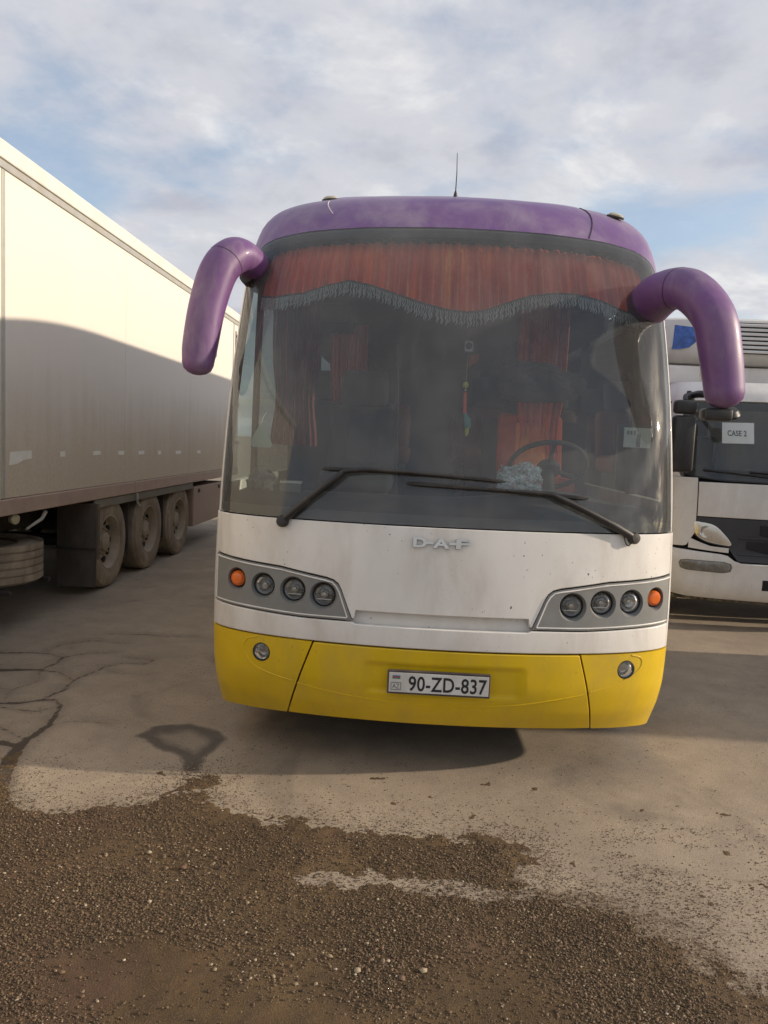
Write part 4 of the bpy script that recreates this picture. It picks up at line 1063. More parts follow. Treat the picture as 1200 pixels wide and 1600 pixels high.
# wings over the wheels, the flap ahead of them
bm = bmesh.new()
add_box(bm, (TX - 0.42, 7.95, 1.0), (TX - 0.012, 11.62, 1.019), 0.004)
from_bm('wheel_cover', bm, M_FLAP, trl)
box('wheel_cover_edge', (TX - 0.012, 7.96, 0.925), (TX + 0.012, 11.60, 1.018), pm('cover_edge', (0.17, 0.16, 0.125), 0.7, dirt=DUST, dirt_amt=0.5), trl, 0.005)
fl = box('mud_flap', (TX - 0.36, 7.88, 0.10), (TX + 0.06, 7.905, 0.99), M_FLAP, trl, 0.006)
box('flap_edge', (TX + 0.06, 7.875, 0.40), (TX + 0.085, 7.925, 0.99), pm('flap_edge', (0.12, 0.095, 0.07), 0.75), fl, 0.006)
box('flap_bar', (TX - 0.37, 7.86, 0.50), (TX + 0.062, 7.879, 0.52), M_CHASSIS, fl, 0.003)
for yb in (9.10, 10.4):
    box('wheel_divider', (TX - 0.36, yb - 0.012, 0.32), (TX - 0.05, yb + 0.012, 0.998), M_FLAP, trl)
tube('flap_handle', [(TX + 0.03, 9.16, 1.02), (TX + 0.035, 9.16, 0.90), (TX + 0.06, 9.18, 0.86)], 0.014, M_ALU, trl, 6)
box('tool_box', (TX - 0.62, 11.70, 0.33), (TX - 0.004, 13.55, 0.945), pm('tool_box_paint', (0.36, 0.26, 0.20), 0.6, dirt=(0.40, 0.31, 0.22), dirt_amt=0.6), trl, 0.02)
for y in (11.95, 13.2): box('box_latch', (TX - 0.006, y, 0.84), (TX + 0.012, y + 0.05, 0.90), M_CHASSIS, trl, 0.004)
# spare wheel lying flat in its carrier
Msp = (TX - 0.50, 6.66, 0.545)
def spare():
    M = axis_matrix(Msp, (0, 0, 1)); r, h = 0.535, 0.17
    prof = [(r * .60, -h), (r * .80, -h), (r * .95, -h * .92)]
    for k in range(5):
        a = -h * .80 + k * h * .40 - 0; prof += [(r, a), (r, a + h * .30), (r * .975, a + h * .32), (r * .975, a + h * .38)]
    prof = prof[:-2] + [(r * .95, h * .92), (r * .8, h), (r * .6, h)]
    t = lathe('spare_wheel', prof, M, M_TYRE, trl, 48, False, 25)
    lathe('spare_rim', [(r * .6, h * .9), (r * .58, -h * .2), (r * .2, -h * .3), (0, -h * .3)], M, M_RIM, t, 32)
    for dy in (-0.35, 0.35): tube('carrier_bar', [(TX - 1.4, Msp[1] + dy, 0.36), (TX - 0.02, Msp[1] + dy, 0.345)], 0.022, M_CHASSIS, t, 6)
    for dy in (-0.35, 0.35): tube('carrier_hanger', [(TX - 1.1, Msp[1] + dy, 0.36), (TX - 1.1, Msp[1] + dy, 1.04)], 0.022, M_CHASSIS, t, 6)
spare()
lathe('side_lamp', [(0, -0.03), (0.042, -0.03), (0.044, 0.01), (0.03, 0.022), (0, 0.026)], axis_matrix((TX - 0.05, 6.44, 0.965), (1, -0.4, 0)), M_LENSCLR, trl, 18)
tube('hook_bar', [(TX - 0.04, 6.62, 0.86), (TX - 0.02, 6.86, 0.93), (TX - 0.02, 6.93, 0.99)], [0.012, 0.016, 0.02], M_ALU, trl, 6)
box('added_blocker_mid', (TX - 1.75, 5.5, 0.30), (TX - 1.15, 7.75, 1.02), M_CHASSIS, trl, 0.03)  # dark box added to hide the sunlit ground beyond the trailer
box('added_blocker_far', (TXI + 0.05, 3.9, 0.30), (TXI + 0.62, 7.8, 1.02), M_CHASSIS, trl, 0.03)  # filler added on the far side, keeps the view underneath dark
box('added_blocker_rear', (TXI + 0.02, 11.62, 0.05), (TXI + 0.5, 14.3, 0.98), M_CHASSIS, trl, 0.02)  # added past the last far wheel to cover bright sunlit ground
box('valve_box', (TX - 0.30, 5.6, 0.86), (TX - 0.10, 6.25, 1.00), M_CHASSIS, trl, 0.02)
for s, x in ((1, TX - 0.35), (-1, TXI + 0.35)):
    box('landing_leg', (x - 0.06, 3.4, 0.05), (x + 0.06, 3.55, 1.03), M_CHASSIS, trl, 0.01)
    box('leg_foot', (x - 0.15, 3.36, 0.0), (x + 0.15, 3.60, 0.05), M_CHASSIS, trl, 0.01)
for zz in (0.55, 0.85): box('side_guard', (TX - 0.06, 3.8, zz), (TX - 0.02, 5.7, zz + 0.10), M_ALU, trl, 0.01)

# ================================================================== WHITE TRUCK
KX, KY = 3.97, 7.80
K = Front(KX, KY,
          [.28, .36, .50, .72, .80, 1.10, 1.50, 1.60, 2.0, 2.34, 2.42, 2.55],
          [.10, .03, .0, .0, .03, .03, .06, .08, .17, .26, .29, .40],
          [.28, .40, 1.0, 2.0, 2.35, 2.55], [1.22, 1.24, 1.245, 1.235, 1.21, 1.14],
          [.28, 1.5, 2.55], [.30, .32, .32])
M_TW = pm('truck_white', (0.80, 0.78, 0.74), 0.35, var=0.04, dirt=(0.45, 0.39, 0.31), dirt_amt=0.35, speck=0.5)
M_TG = pm('truck_dark_grille', (0.045, 0.047, 0.052), 0.5, var=0.15)
M_TG2 = pm('truck_black_grille', (0.010, 0.010, 0.011), 0.5)
M_CLEAR = glass_mat('clear_lens', (0.94, 0.94, 0.93), 0.03, (0.4, 0.38, 0.35), 0.04)
M_TGLASS = glass_mat('truck_glass', (0.38, 0.42, 0.42), 0.10, (0.34, 0.35, 0.34), 0.05)
trk = empty('box_truck', (KX, KY + 3.5, 0), 'white box truck with dark grille, right of the coach', 'truck')
# bumper
patch('bumper', K, band(-88, 88, lambda t: np.interp(np.abs(t), [0, 60, 88], [0.315, 0.325, 0.36]), lambda t: np.interp(np.abs(t), [0, 30, 36, 60, 88], [0.70, 0.70, 0.775, 0.80, 0.815])), 50, 12, 0.015, 0.05, M_TW, trk, 0.012)
lip = patch('bumper_lip', K, band(-80, 80, 0.285, 0.312), 50, 2, 0.004, 0.04, pm('muddy_lip', (0.07, 0.066, 0.045), 0.9, dirt=(0.42, 0.39, 0.26), dirt_amt=0.9, dirt_scale=18), trk)
patch('bumper_core', K, band(-86, 86, 0.34, 1.50), 40, 6, -0.07, 0.01, M_VOID, trk)
patch('tow_hatch', K, band(-13.0, -17.6, 0.44, 0.545), 3, 3, 0.018, 0.01, M_TG2, trk, 0.003)
# corner panels and hood
for s in (-1, 1):
    patch('corner_panel', K, lambda U, V, s=s: (s * (55.5 + (K.ty(KY + 0.55, 1.1, 1) - 55.5) * U), np.interp(np.clip(55.5 + (K.ty(KY + 0.55, 1.1, 1) - 55.5) * U, 0, 99), [55, 62, 99], [1.0, 0.84, 0.83]) * (1 - V) + 1.545 * V), 12, 12, 0.010, 0.04, M_TW, trk, 0.004)
hb = patch('hood_panel', K, band(-54.8, 54.8, 1.155, 1.505), 40, 6, 0.010, 0.04, M_TW, trk, 0.006)
gr = patch('grille', K, band(-55, 55, lambda t: np.interp(np.abs(t), [0, 30, 33, 40, 55], [0.71, 0.715, 0.80, 0.98, 1.10]), 1.148), 48, 8, 0.004, 0.04, M_TG, trk, 0.004)
for z in (0.80, 0.97):
    patch('grille_slot', K, band(-20 if z > .9 else -26, 20 if z > .9 else 26, lambda t, z=z: z + np.interp(np.abs(t), [0, 14, 26], [0, 0, 0.05]), z + 0.125), 30, 3, 0.012, 0.02, M_TG2, gr, 0.004)
    patch('grille_bar', K, band(-30, 30, z - 0.022, z - 0.004), 30, 2, 0.016, 0.02, M_TG, gr, 0.003)
# lamps
def lens_patch(name, poly, off, thick, mat, par):
    dense = []
    for (a0, b0), (a1, b1) in zip(poly, poly[1:] + poly[:1]):
        m_ = max(1, int(abs(a1 - a0) / 3))
        dense += [(a0 + (a1 - a0) * i / m_, b0 + (b1 - b0) * i / m_) for i in range(m_)]
    poly = dense
    """filled outline on the front; poly of (t, z)"""
    bm = bmesh.new(); n = len(poly); c = np.mean(np.array(poly), 0)
    rings = []
    for k in (1.0, 0.75, 0.45):
        rings.append([bm.verts.new(K.pv(c[0] + (t - c[0]) * k, c[1] + (z - c[1]) * k, off + 0.004 * (1 - k * k))) for t, z in poly])
    ctr = bm.verts.new(K.pv(c[0], c[1], off + 0.0045))
    low = [bm.verts.new(K.pv(t, z, off - thick)) for t, z in poly]
    for i in range(n):
        j = (i + 1) % n
        bm.faces.new((rings[0][i], rings[0][j], low[j], low[i]))
        for a, b in zip(rings, rings[1:]): bm.faces.new((a[j], a[i], b[i], b[j]))
        bm.faces.new((rings[-1][j], rings[-1][i], ctr))
    return from_bm(name, bm, mat, par, 50)
def outline(pts, n=5): return [(p.x, p.y) for p in catmull([(a, b, 0) for a, b in pts], n, True)]
M_HL = pm('headlight_inner', (0.86, 0.84, 0.80), 0.16, 0.75, var=0.06, vs_=9)
for s in (-1, 1):
    hp = outline([(s * 56.5, 1.085), (s * 52, 1.095), (s * 43, 1.065), (s * 36, 0.955), (s * 33.5, 0.88), (s * 38, 0.875), (s * 48, 0.905), (s * 55, 0.97)])
    h0 = lens_patch('headlight', [((t - s * 45) * 1.12 + s * 45, (z - 0.975) * 1.14 + 0.975) for t, z in hp], 0.006, 0.03, M_TG, trk)
    lens_patch('reflector', hp, 0.010, 0.03, M_HL, h0)
    for tb, zb, rb in ((s * 48.5, 1.000, 0.060),):
        Mb = axis_matrix(K.pv(tb, zb, 0.012), (Vector(K.nrm(tb, zb)) + Vector((0, -1, 0))).normalized())
        lathe('lamp_bowl', [(rb, 0.004), (rb * 0.9, 0.003), (rb * 0.55, -0.001), (0, -0.003)], Mb, M_HL, h0, 20)
    lens_patch('lens', [((t - s * 45) * 0.97 + s * 45, (z - 0.975) * 0.97 + 0.975) for t, z in hp], 0.020, 0.004, M_CLEAR, h0)
    patch('brow_panel', K, band(s * 34.5, s * 60, lambda t: np.interp(np.abs(t), [34, 60], [0.795, 0.825]), lambda t: np.interp(np.abs(t), [34, 45, 60], [0.845, 0.855, 0.93])), 10, 3, 0.012, 0.03, M_TW, trk, 0.003)
    fp = [(s * t, z) for t, z in ((67, .665), (65.5, .69), (60, .70), (38, .70), (34.5, .685), (33.8, .655), (34.5, .615), (38, .60), (60, .605), (65.5, .62))]
    f0 = lens_patch('bumper_lamp', [((t - s * 50) * 1.07 + s * 50, (z - .65) * 1.16 + .65) for t, z in fp], 0.016, 0.02, pm('lamp_bezel', (0.20, 0.19, 0.17), 0.6), trk)
    lens_patch('lens', fp, 0.021, 0.02, pm('bumper_lamp_lens', (0.48, 0.45, 0.40), 0.25, var=0.25, vs_=16), f0)
    lens_patch('cover', [((t - s * 50) * 0.98 + s * 50, (z - .65) * 0.98 + .65) for t, z in fp], 0.028, 0.004, M_CLEAR, f0)
# windscreen
kws = patch('windscreen', K, band(-70, 70, lambda t: np.interp(np.abs(t), [0, 40, 70], [1.525, 1.535, 1.585]), 2.325), 40, 14, 0.006, 0, M_TGLASS, trk)
patch('border_bottom', K, band(-70, 70, lambda t: np.interp(np.abs(t), [0, 40, 70], [1.515, 1.525, 1.575]), 1.64), 40, 3, -0.002, 0.004, M_FRIT, kws)
patch('border_top', K, band(-70, 70, 2.25, 2.335), 40, 3, -0.002, 0.004, M_FRIT, kws)
for s in (-1, 1):
    patch('border_side', K, band(s * 70, s * 61.5, 1.64, 2.25), 4, 10, -0.002, 0.004, M_FRIT, kws)
    patch('pillar', K, band(s * 70.4, s * 92, 1.55, 2.345), 6, 12, 0.004, 0.05, M_TW, trk, 0.004)
    kside = lambda z0, z1, y0, y1, s=s: (lambda U, V: (K.ty(KY + y0 + (y1 - y0) * U, z0 + (z1 - z0) * V, s), z0 + (z1 - z0) * V))
    d = patch('door', K, kside(0.84, 1.52, 0.62, 1.75), 6, 6, 0.006, 0.05, M_TW, trk, 0.006)
    patch('door_window', K, kside(1.56, 2.28, 0.74, 1.60), 6, 6, 0.0, 0, M_TGLASS, d)
    patch('window_frame', K, kside(1.53, 2.34, 0.62, 0.72), 2, 6, 0.004, 0.04, M_BLACK, d)
    patch('window_frame', K, kside(1.53, 2.34, 1.62, 1.95), 2, 6, 0.004, 0.04, M_TW, d)
    xs = KX + s * 1.245
    box('door_handle', (xs - 0.01, KY + 1.5, 1.36), (xs + 0.03, KY + 1.66, 1.40), M_BLACK, d, 0.008)
    # mirrors
    mx = KX + s * 1.29
    mh = box('mirror_housing', (mx - 0.12, KY - 0.10, 1.60), (mx + 0.10, KY + 0.02, 2.16), M_BLACK, trk, 0.035, 3)
    box('wide_mirror', (mx - 0.12, KY - 0.11, 2.175), (mx + 0.10, KY + 0.01, 2.31), M_BLACK, mh, 0.035, 3)
    tube('mirror_bracket', catmull([(mx, KY - 0.02, 2.30), (mx - s * 0.02, KY + 0.05, 2.345), (mx - s * 0.10, KY + 0.16, 2.35), (mx - s * 0.16, KY + 0.24, 2.33)], 4), 0.026, M_BLACK, mh, 8)
    tube('mirror_bracket', [(mx, KY - 0.02, 1.62), (mx - s * 0.10, KY + 0.2, 1.57)], 0.02, M_BLACK, mh, 8)
    fm = tube('front_mirror_arm', catmull([(KX + s * 1.17, KY + 0.33, 2.37), (KX + s * 1.12, KY + 0.02, 2.38), (KX + s * 1.02, KY - 0.12, 2.30), (KX + s * 0.93, KY - 0.16, 2.24)], 5), [0.036] * 6 + [0.028] * 10, M_BLACK, trk, 8)
    lathe('front_mirror', [(0, -0.05), (0.06, -0.04), (0.095, 0.0), (0.085, 0.03), (0, 0.035)], axis_matrix((KX + s * 0.90, KY - 0.15, 2.20), (0, 0.5, -0.8)), M_BLACK, fm, 18)
# cab roof and visor
patch('roof_front', K, band(-92, 92, 2.342, 2.545), 40, 8, 0.006, 0.05, M_TW, trk, 0.004)
box('cab_roof', (KX - 1.13, KY + 0.70, 2.45), (KX + 1.13, KY + 1.98, 2.552), M_TW, trk, 0.04)
box('cab_rear', (KX - 1.2, KY + 1.96, 0.8), (KX + 1.2, KY + 2.02, 2.5), M_TW, trk, 0.03)
box('cab_floor', (KX - 1.17, KY + 0.42, 0.95), (KX + 1.17, KY + 1.95, 1.05), M_CABIN, trk)
for tm in (-66, 66): patch('marker_lamp', K, band(tm - 2.2, tm + 2.2, 2.405, 2.435), 3, 2, 0.022, 0.02, M_BLACK, trk, 0.004)
kd = box('dashboard', (KX - 1.1, KY + 0.42, 1.36), (KX + 1.1, KY + 0.80, 1.58), M_DASH, trk, 0.05)
for x in (KX - 0.6, KX + 0.6):
    st = box('seat_back', (x - 0.25, KY + 1.5, 1.15), (x + 0.25, KY + 1.65, 2.0), M_SEATBLK, trk, 0.05)
    box('headrest', (x - 0.14, KY + 1.52, 2.0), (x + 0.14, KY + 1.62, 2.2), M_SEATBLK, st, 0.04)
for s, x0 in ((-1, -0.35), (1, 0.45)):
    tube('wiper', [K.pv(-8 + 24 * (s > 0), 1.56, 0.03), K.pv(-30 + 26 * (s > 0), 1.60, 0.03), K.pv(-52 + 26 * (s > 0), 1.625, 0.03)], 0.010, M_BLACK, trk, 6)
# the paper behind the windscreen
def kpaper(t, z, o): return K.pv(t, z, o)
pp_t = (-40.8, -24.2); pz = (1.905, 2.118)
sign = patch('paper_sign', K, lambda U, V: (pp_t[0] + (pp_t[1] - pp_t[0]) * U, pz[0] + 0.006 * U + (pz[1] - pz[0]) * V), 6, 3, 0.012, 0.001, pm('paper', (0.62, 0.66, 0.64), 0.7, var=0.04), None)
tag(sign, 'white paper reading CASE 2 on the truck windscreen', 'paper sign')
def kmap(cx_, cz_):
    return lambda x, y, z: K.pv(cx_ + math.degrees(x / 1.04), cz_ + y, 0.0122 + z)
text('sign_text', 'CASE 2', None, 0.180, 0.058, M_INKG, sign, 0.0012, 0.02, mapf=kmap(-32.8, 2.012))
# chassis, wheels, body
for x in (KX - 0.42, KX + 0.42): box('chassis_beam', (x - 0.05, KY + 0.5, 0.55), (x + 0.05, KY + 7.6, 0.80), M_CHASSIS, trk)
for s in (-1, 1):
    wheel_tyre(trk, (KX + s * 1.03, KY + 1.25, 0.50), 0.50, 0.30, s, M_TYRE, M_RIM)
    wheel_tyre(trk, (KX + s * 0.98, KY + 5.4, 0.50), 0.50, 0.36, s, M_TYRE, M_RIM)
    box('wheel_arch', (KX + s * 1.05 - 0.16, KY + 0.62, 1.02), (KX + s * 1.05 + 0.16, KY + 1.95, 1.06), M_BLACK, trk, 0.01)
    box('entry_step', (KX + s * 1.12 - 0.10, KY + 0.50, 0.36), (KX + s * 1.12 + 0.08, KY + 0.72, 0.82), M_TG, trk, 0.02)
box('cargo_box', (KX - 1.27, KY + 2.15, 0.98), (KX + 1.27, KY + 8.0, 3.42), pm('cargo_white', (0.60, 0.585, 0.55), 0.5, var=0.05, dirt=(0.38, 0.33, 0.26), dirt_amt=0.4), trk, 0.03)
# refrigeration unit on the front wall
RX0, RX1, RY0, RY1, RZ0, RZ1 = KX - 1.22, KX + 1.22, KY + 1.08, KY + 2.15, 2.80, 3.33
M_RU = pm('cooling_unit_white', (0.66, 0.65, 0.62), 0.45, var=0.05, dirt=(0.4, 0.36, 0.3), dirt_amt=0.35)
def unit():
    bm = bmesh.new()
    n = 24; ys0 = []
    # bowed front plan, rounded underside
    prof = [(0.36, 0.0), (0.14, 0.03), (0.04, 0.10), (0.0, 0.20), (0.0, 0.42), (0.03, 0.50), (0.10, 0.53)]
    rows = []
    for d, z in prof:
        row = []
        for i in range(n + 1):
            u = -1 + 2 * i / n
            row.append(bm.verts.new((KX + 1.22 * u, RY0 + d + 0.16 * abs(u) ** 3, RZ0 + z)))
        rows.append(row)
    for a, b in zip(rows, rows[1:]):
        for i in range(n): bm.faces.new((a[i], a[i + 1], b[i + 1], b[i]))
    bb = [bm.verts.new((KX + sx * 1.22, RY1, z)) for sx, z in ((-1, RZ0), (1, RZ0), (1, RZ1), (-1, RZ1))]
    bm.faces.new([rows[0][i] for i in range(n, -1, -1)] + [bb[0], bb[1]])
    bm.faces.new([rows[-1][i] for i in range(n + 1)] + [bb[2], bb[3]])
    bm.faces.new([r[0] for r in rows] + [bb[3], bb[0]])
    bm.faces.new([r[n] for r in rows][::-1] + [bb[1], bb[2]])
    return from_bm('cooling_unit', bm, M_RU, trk, 40)
cu = unit()
box('grille_backing', (KX - 0.50, RY0 - 0.006, RZ0 + 0.13), (KX + 0.50, RY0 + 0.02, RZ0 + 0.47), M_VOID, cu)
for k in range(7):
    z = RZ0 + 0.145 + k * 0.048
    bm = bmesh.new(); add_box(bm, (KX - 0.49, RY0 - 0.035, z), (KX + 0.49, RY0 + 0.0, z + 0.030), 0.006)
    for v in bm.verts: v.co.z += (v.co.y - RY0) * 0.35
    from_bm('grille_slat', bm, M_RU, cu)
ux = lambda x: RY0 + 0.16 * abs((x - KX) / 1.22) ** 3 - 0.004
M_BLUE = pm('blue_emblem', (0.05, 0.13, 0.42), 0.4, var=0.45, vs_=14)
bm = bmesh.new()
eo_ = [(2.905, 3.235), (3.06, 3.215), (3.19, 3.20), (3.185, 3.14), (3.15, 3.06), (3.07, 2.985), (2.98, 2.965), (2.895, 2.965)]
a = [bm.verts.new((x, ux(x), z)) for x, z in eo_]; b = [bm.verts.new((x, ux(x) + 0.02, z)) for x, z in eo_]
bm.faces.new(a); bm.faces.new(b[::-1])
for k in range(len(a)): bm.faces.new((a[k], a[(k + 1) % len(a)], b[(k + 1) % len(a)], b[k]))
from_bm('blue_emblem', bm, M_BLUE, cu)
box('name_strip', (2.80, ux(2.80) - 0.0, 3.13), (2.885, ux(2.88) + 0.03, 3.22), M_INKG, cu, 0.003)
box('lower_fairing', (KX - 1.1, KY + 1.25, 2.555), (KX + 1.1, KY + 2.14, 2.80), M_TW, trk, 0.04)
box('fairing_gap', (KX - 1.05, KY + 1.02, 2.548), (KX + 1.05, KY + 1.9, 2.563), M_BLACK, trk)

# ================================================================== PANEL VAN parked crosswise, right of the view (its shadow crosses the ground)
VX0, VX1, VY0, VY1 = 4.75, 9.9, 4.82, 6.95
van = empty('panel_van', (7.2, 6.15, 0), 'grey panel van parked crosswise beyond the right edge, shading the ground', 'van')
M_VAN = pm('van_grey', (0.42, 0.42, 0.41), 0.4, dirt=DUST, dirt_amt=0.3)
bm = bmesh.new()
side_poly = [(VX0, 0.32), (VX0, 2.35), (VX0 + 0.15, 2.50), (VX0 + 3.3, 2.50), (VX0 + 3.75, 2.25), (VX0 + 4.25, 1.30), (VX0 + 5.05, 1.05), (VX1, 0.75), (VX1, 0.32)]
a = [bm.verts.new((x, VY0, z)) for x, z in side_poly]; b = [bm.verts.new((x, VY1, z)) for x, z in side_poly]
bm.faces.new(a); bm.faces.new(b[::-1])
for k in range(len(a)): bm.faces.new((a[k], b[k], b[(k + 1) % len(a)], a[(k + 1) % len(a)]))
bmesh.ops.bevel(bm, geom=list(bm.edges), offset=0.07, segments=3, profile=0.5, affect='EDGES')
from_bm('body', bm, M_VAN, van)
for y, s in ((VY0, -1), (VY1, 1)):
    for x in (VX0 + 1.0, VX0 + 4.2): wheel_tyre(van, (x, y + (0.10 if s < 0 else -0.10), 0.34), 0.34, 0.22, 1, M_TYRE, M_RIM).data.transform(Matrix.Identity(4))
    box('side_window', (VX0 + 2.9, y - 0.006 if s < 0 else y - 0.004, 1.42), (VX0 + 3.75, y + 0.004 if s < 0 else y + 0.006, 2.05), M_FRIT, van, 0.002)
box('rear_window', (VX0 - 0.006, VY0 + 0.25, 1.5), (VX0 + 0.006, VY1 - 0.25, 2.15), M_FRIT, van, 0.002)
bm = bmesh.new()
w_ = [Vector((VX0 + 3.80, VY0 + 0.2, 2.18)), Vector((VX0 + 3.80, VY1 - 0.2, 2.18)), Vector((VX0 + 4.27, VY1 - 0.15, 1.32)), Vector((VX0 + 4.27, VY0 + 0.15, 1.32))]
n_ = Vector((0.88, 0, 0.47)) * 0.012
lo_ = [bm.verts.new(v) for v in w_]; hi_ = [bm.verts.new(v + n_) for v in w_]
bm.faces.new(hi_); bm.faces.new(lo_[::-1])
for k in range(4): bm.faces.new((lo_[k], lo_[(k + 1) % 4], hi_[(k + 1) % 4], hi_[k]))
from_bm('windscreen', bm, M_FRIT, van)

# ================================================================== THINGS INSIDE THE COACH
def drape(name, t0, t1, top, lo, inner, pleat, amp, mat, nu=420, nv=10):
    def fn(U, V):
        t = t0 + (t1 - t0) * U
        a = lo(t); b = top(t)
        return t, b + (a - b) * V
    def off(t, z):
        s_ = t * 1.25 * math.pi / 180
        ph = s_ / pleat + 0.30 * np.sin(s_ * 9.0) + 0.18 * np.sin(s_ * 23.0 + 1.0)
        k = np.clip((2.96 - z) / 0.3, 0.25, 1)
        return -inner + amp * k * (np.abs(np.sin(ph * math.pi)) * 1.7 - 0.8) + 0.006 * np.sin(s_ * 61)
    return patch(name, S, fn, nu, nv, off, 0, mat, None)
VLO = lin([-66, -58, -44, -36, -29, -22, -15, -8, -1.5, 4, 8, 14, 20, 27, 33, 42, 50, 58, 66], [2.570, 2.560, 2.580, 2.625, 2.655, 2.625, 2.575, 2.525, 2.490, 2.483, 2.497, 2.55, 2.597, 2.622, 2.628, 2.605, 2.562, 2.54, 2.54])
val = drape('curtain_valance', -67, 67, lambda t: ZTOP(t) - 0.035, lambda t: VLO(t) + 0.035, 0.080, 0.060, 0.036, M_RED, 900, 10)
tag(val, 'pleated red curtain valance across the top of the coach windscreen', 'curtain')
drape_band = patch('fringe_band', S, lambda U, V: (-67 + 134 * U, VLO(-67 + 134 * U) + 0.040 - 0.048 * V), 160, 3, lambda t, z: -0.052 + 0.003 * np.sin(t * 3.1), 0, M_FRINGE, val)
# tassels hanging under the band
bm = bmesh.new()
for k, t in enumerate(np.arange(-66, 66, 0.62)):
    t = t + random.uniform(-.15, .15); z1 = float(VLO(t)) + 0.022; L = random.uniform(0.060, 0.085); sway = random.uniform(-.35, .35)
    pts = [S.pv(t + sway * j * 0.3 + (0.16 if j % 2 else -0.16), z1 - L * j / 4, -0.045) for j in range(5)]
    add_tube(bm, pts, [0.0030, 0.0042, 0.0036, 0.0045, 0.0028], 5)
tz = from_bm('tassels', bm, M_TASSEL, val, 60); tz['kind'] = 'stuff'
# side curtains gathered at the windows
def gathered(x0, x1, y, z0, z1, mat, label, yaw=0.0, tie=0.75):
    n, mrow = 90, 12; V = []; F = []
    for j in range(mrow + 1):
        v = j / mrow; z = z1 + (z0 - z1) * v
        pinch = 1 - (1 - tie) * math.exp(-((v - 0.72) / 0.16) ** 2) if tie < 1 else 1
        for i in range(n + 1):
            u = i / n; xc = (x0 + x1) / 2
            x = xc + (x0 + (x1 - x0) * u - xc) * pinch
            d = 0.022 * math.sin(u * 2 * math.pi * 9 + 0.8 * math.sin(u * 13)) + 0.012 * math.sin(u * 31 + v * 2)
            V.append((x + yaw * 0, y + d + yaw * (u - 0.5), z))
    for j in range(mrow):
        for i in range(n):
            a = j * (n + 1) + i; F.append((a, a + 1, a + n + 2, a + n + 1))
    o = from_np('gathered_curtain', V, F, mat, None, 60, recalc=False)
    return tag(o, label, 'curtain', 'gathered curtains at the coach side windows')
gathered(0.72, 1.08, 5.62, 1.55, 2.80, M_RED, 'red gathered curtain behind the driver seat of the coach', tie=0.8)
gathered(-0.93, -0.62, 4.98, 1.72, 2.78, pm('dark_red_curtain', (0.16, 0.03, 0.025), 0.8, var=0.2, vs_=10), 'dark red gathered curtain beside the coach door', tie=0.8)
gathered(-0.70, -0.40, 6.3, 1.9, 2.7, M_RED, 'red gathered curtain deep inside the coach on the left', tie=0.8)
# dash camera
dc = box('dash_camera', (0.272, 4.60, 2.312), (0.332, 4.63, 2.388), M_BLACK, None, 0.012, 3)
tag(dc, 'small dark camera hanging behind the middle of the windscreen', 'camera')
box('camera_rim', (0.278, 4.592, 2.318), (0.326, 4.602, 2.382), pm('camera_rim', (0.45, 0.46, 0.46), 0.3), dc, 0.010)
lathe('camera_lens', [(0.0, -0.006), (0.020, -0.006), (0.020, 0.004), (0.012, 0.008), (0, 0.008)], axis_matrix((0.302, 4.590, 2.35), (0, -1, 0)), M_VOID, dc, 20)
tube('camera_stalk', [(0.302, 4.62, 2.385), (0.302, 4.62, 2.50)], 0.007, M_BLACK, dc, 6)
# hanging charm
ch = empty('hanging_charm', (0.30, 4.62, 1.83), 'red and yellow beaded charm hanging behind the middle of the windscreen', 'charm')
tube('cord', [(0.302, 4.62, 2.31), (0.298, 4.62, 2.14)], 0.0018, pm('cord', (0.35, 0.25, 0.08), 0.7), ch, 5)
lathe('yellow_bead', [(0, 0.022), (0.013, 0.016), (0.018, 0.0), (0.013, -0.016), (0, -0.022)], axis_matrix((0.297, 4.62, 2.125), (0, 0, 1)), pm('bead_yellow', (0.48, 0.42, 0.06), 0.4, var=0.4, vs_=80), ch, 14)
lathe('white_bead', [(0, 0.008), (0.009, 0.0), (0, -0.008)], axis_matrix((0.297, 4.62, 2.095), (0, 0, 1)), pm('bead_white', (0.75, 0.74, 0.70), 0.4), ch, 10)
tube('red_tube', [(0.297, 4.62, 2.085), (0.297, 4.62, 2.03), (0.300, 4.62, 1.960)], [0.010, 0.0115, 0.010], pm('charm_red', (0.60, 0.04, 0.03), 0.45), ch, 10)
tube('green_tassel', [(0.302, 4.62, 1.958), (0.318, 4.62, 1.92), (0.322, 4.62, 1.875)], [0.010, 0.022, 0.018], pm('charm_green', (0.06, 0.20, 0.18), 0.7, var=0.3, vs_=60), ch, 10)
tube('yellow_tassel', [(0.322, 4.62, 1.885), (0.318, 4.62, 1.850), (0.316, 4.62, 1.826)], [0.012, 0.012, 0.004], pm('charm_lime', (0.36, 0.36, 0.06), 0.7), ch, 8)
# triangular card
bm = bmesh.new()
tri = [(-0.873, 1.850), (-0.918, 1.765), (-0.932, 1.72), (-0.915, 1.706), (-0.818, 1.708), (-0.803, 1.72), (-0.822, 1.76)]
a = [bm.verts.new((x, 4.40, z)) for x, z in tri]; b = [bm.verts.new((x, 4.404, z)) for x, z in tri]
bm.faces.new(a); bm.faces.new(b[::-1])
for k in range(len(a)): bm.faces.new((a[k], b[k], b[(k + 1) % len(a)], a[(k + 1) % len(a)]))
tc_ = from_bm('triangular_card', bm, pm('pale_green_card', (0.36, 0.48, 0.42), 0.6), None)
tag(tc_, 'pale green triangular card hanging at the left edge of the windscreen', 'card')
tube('card_cord', [(-0.870, 4.402, 1.845), (-0.862, 4.402, 1.875), (-0.845, 4.41, 1.905)], 0.003, M_CHROME, tc_, 5)
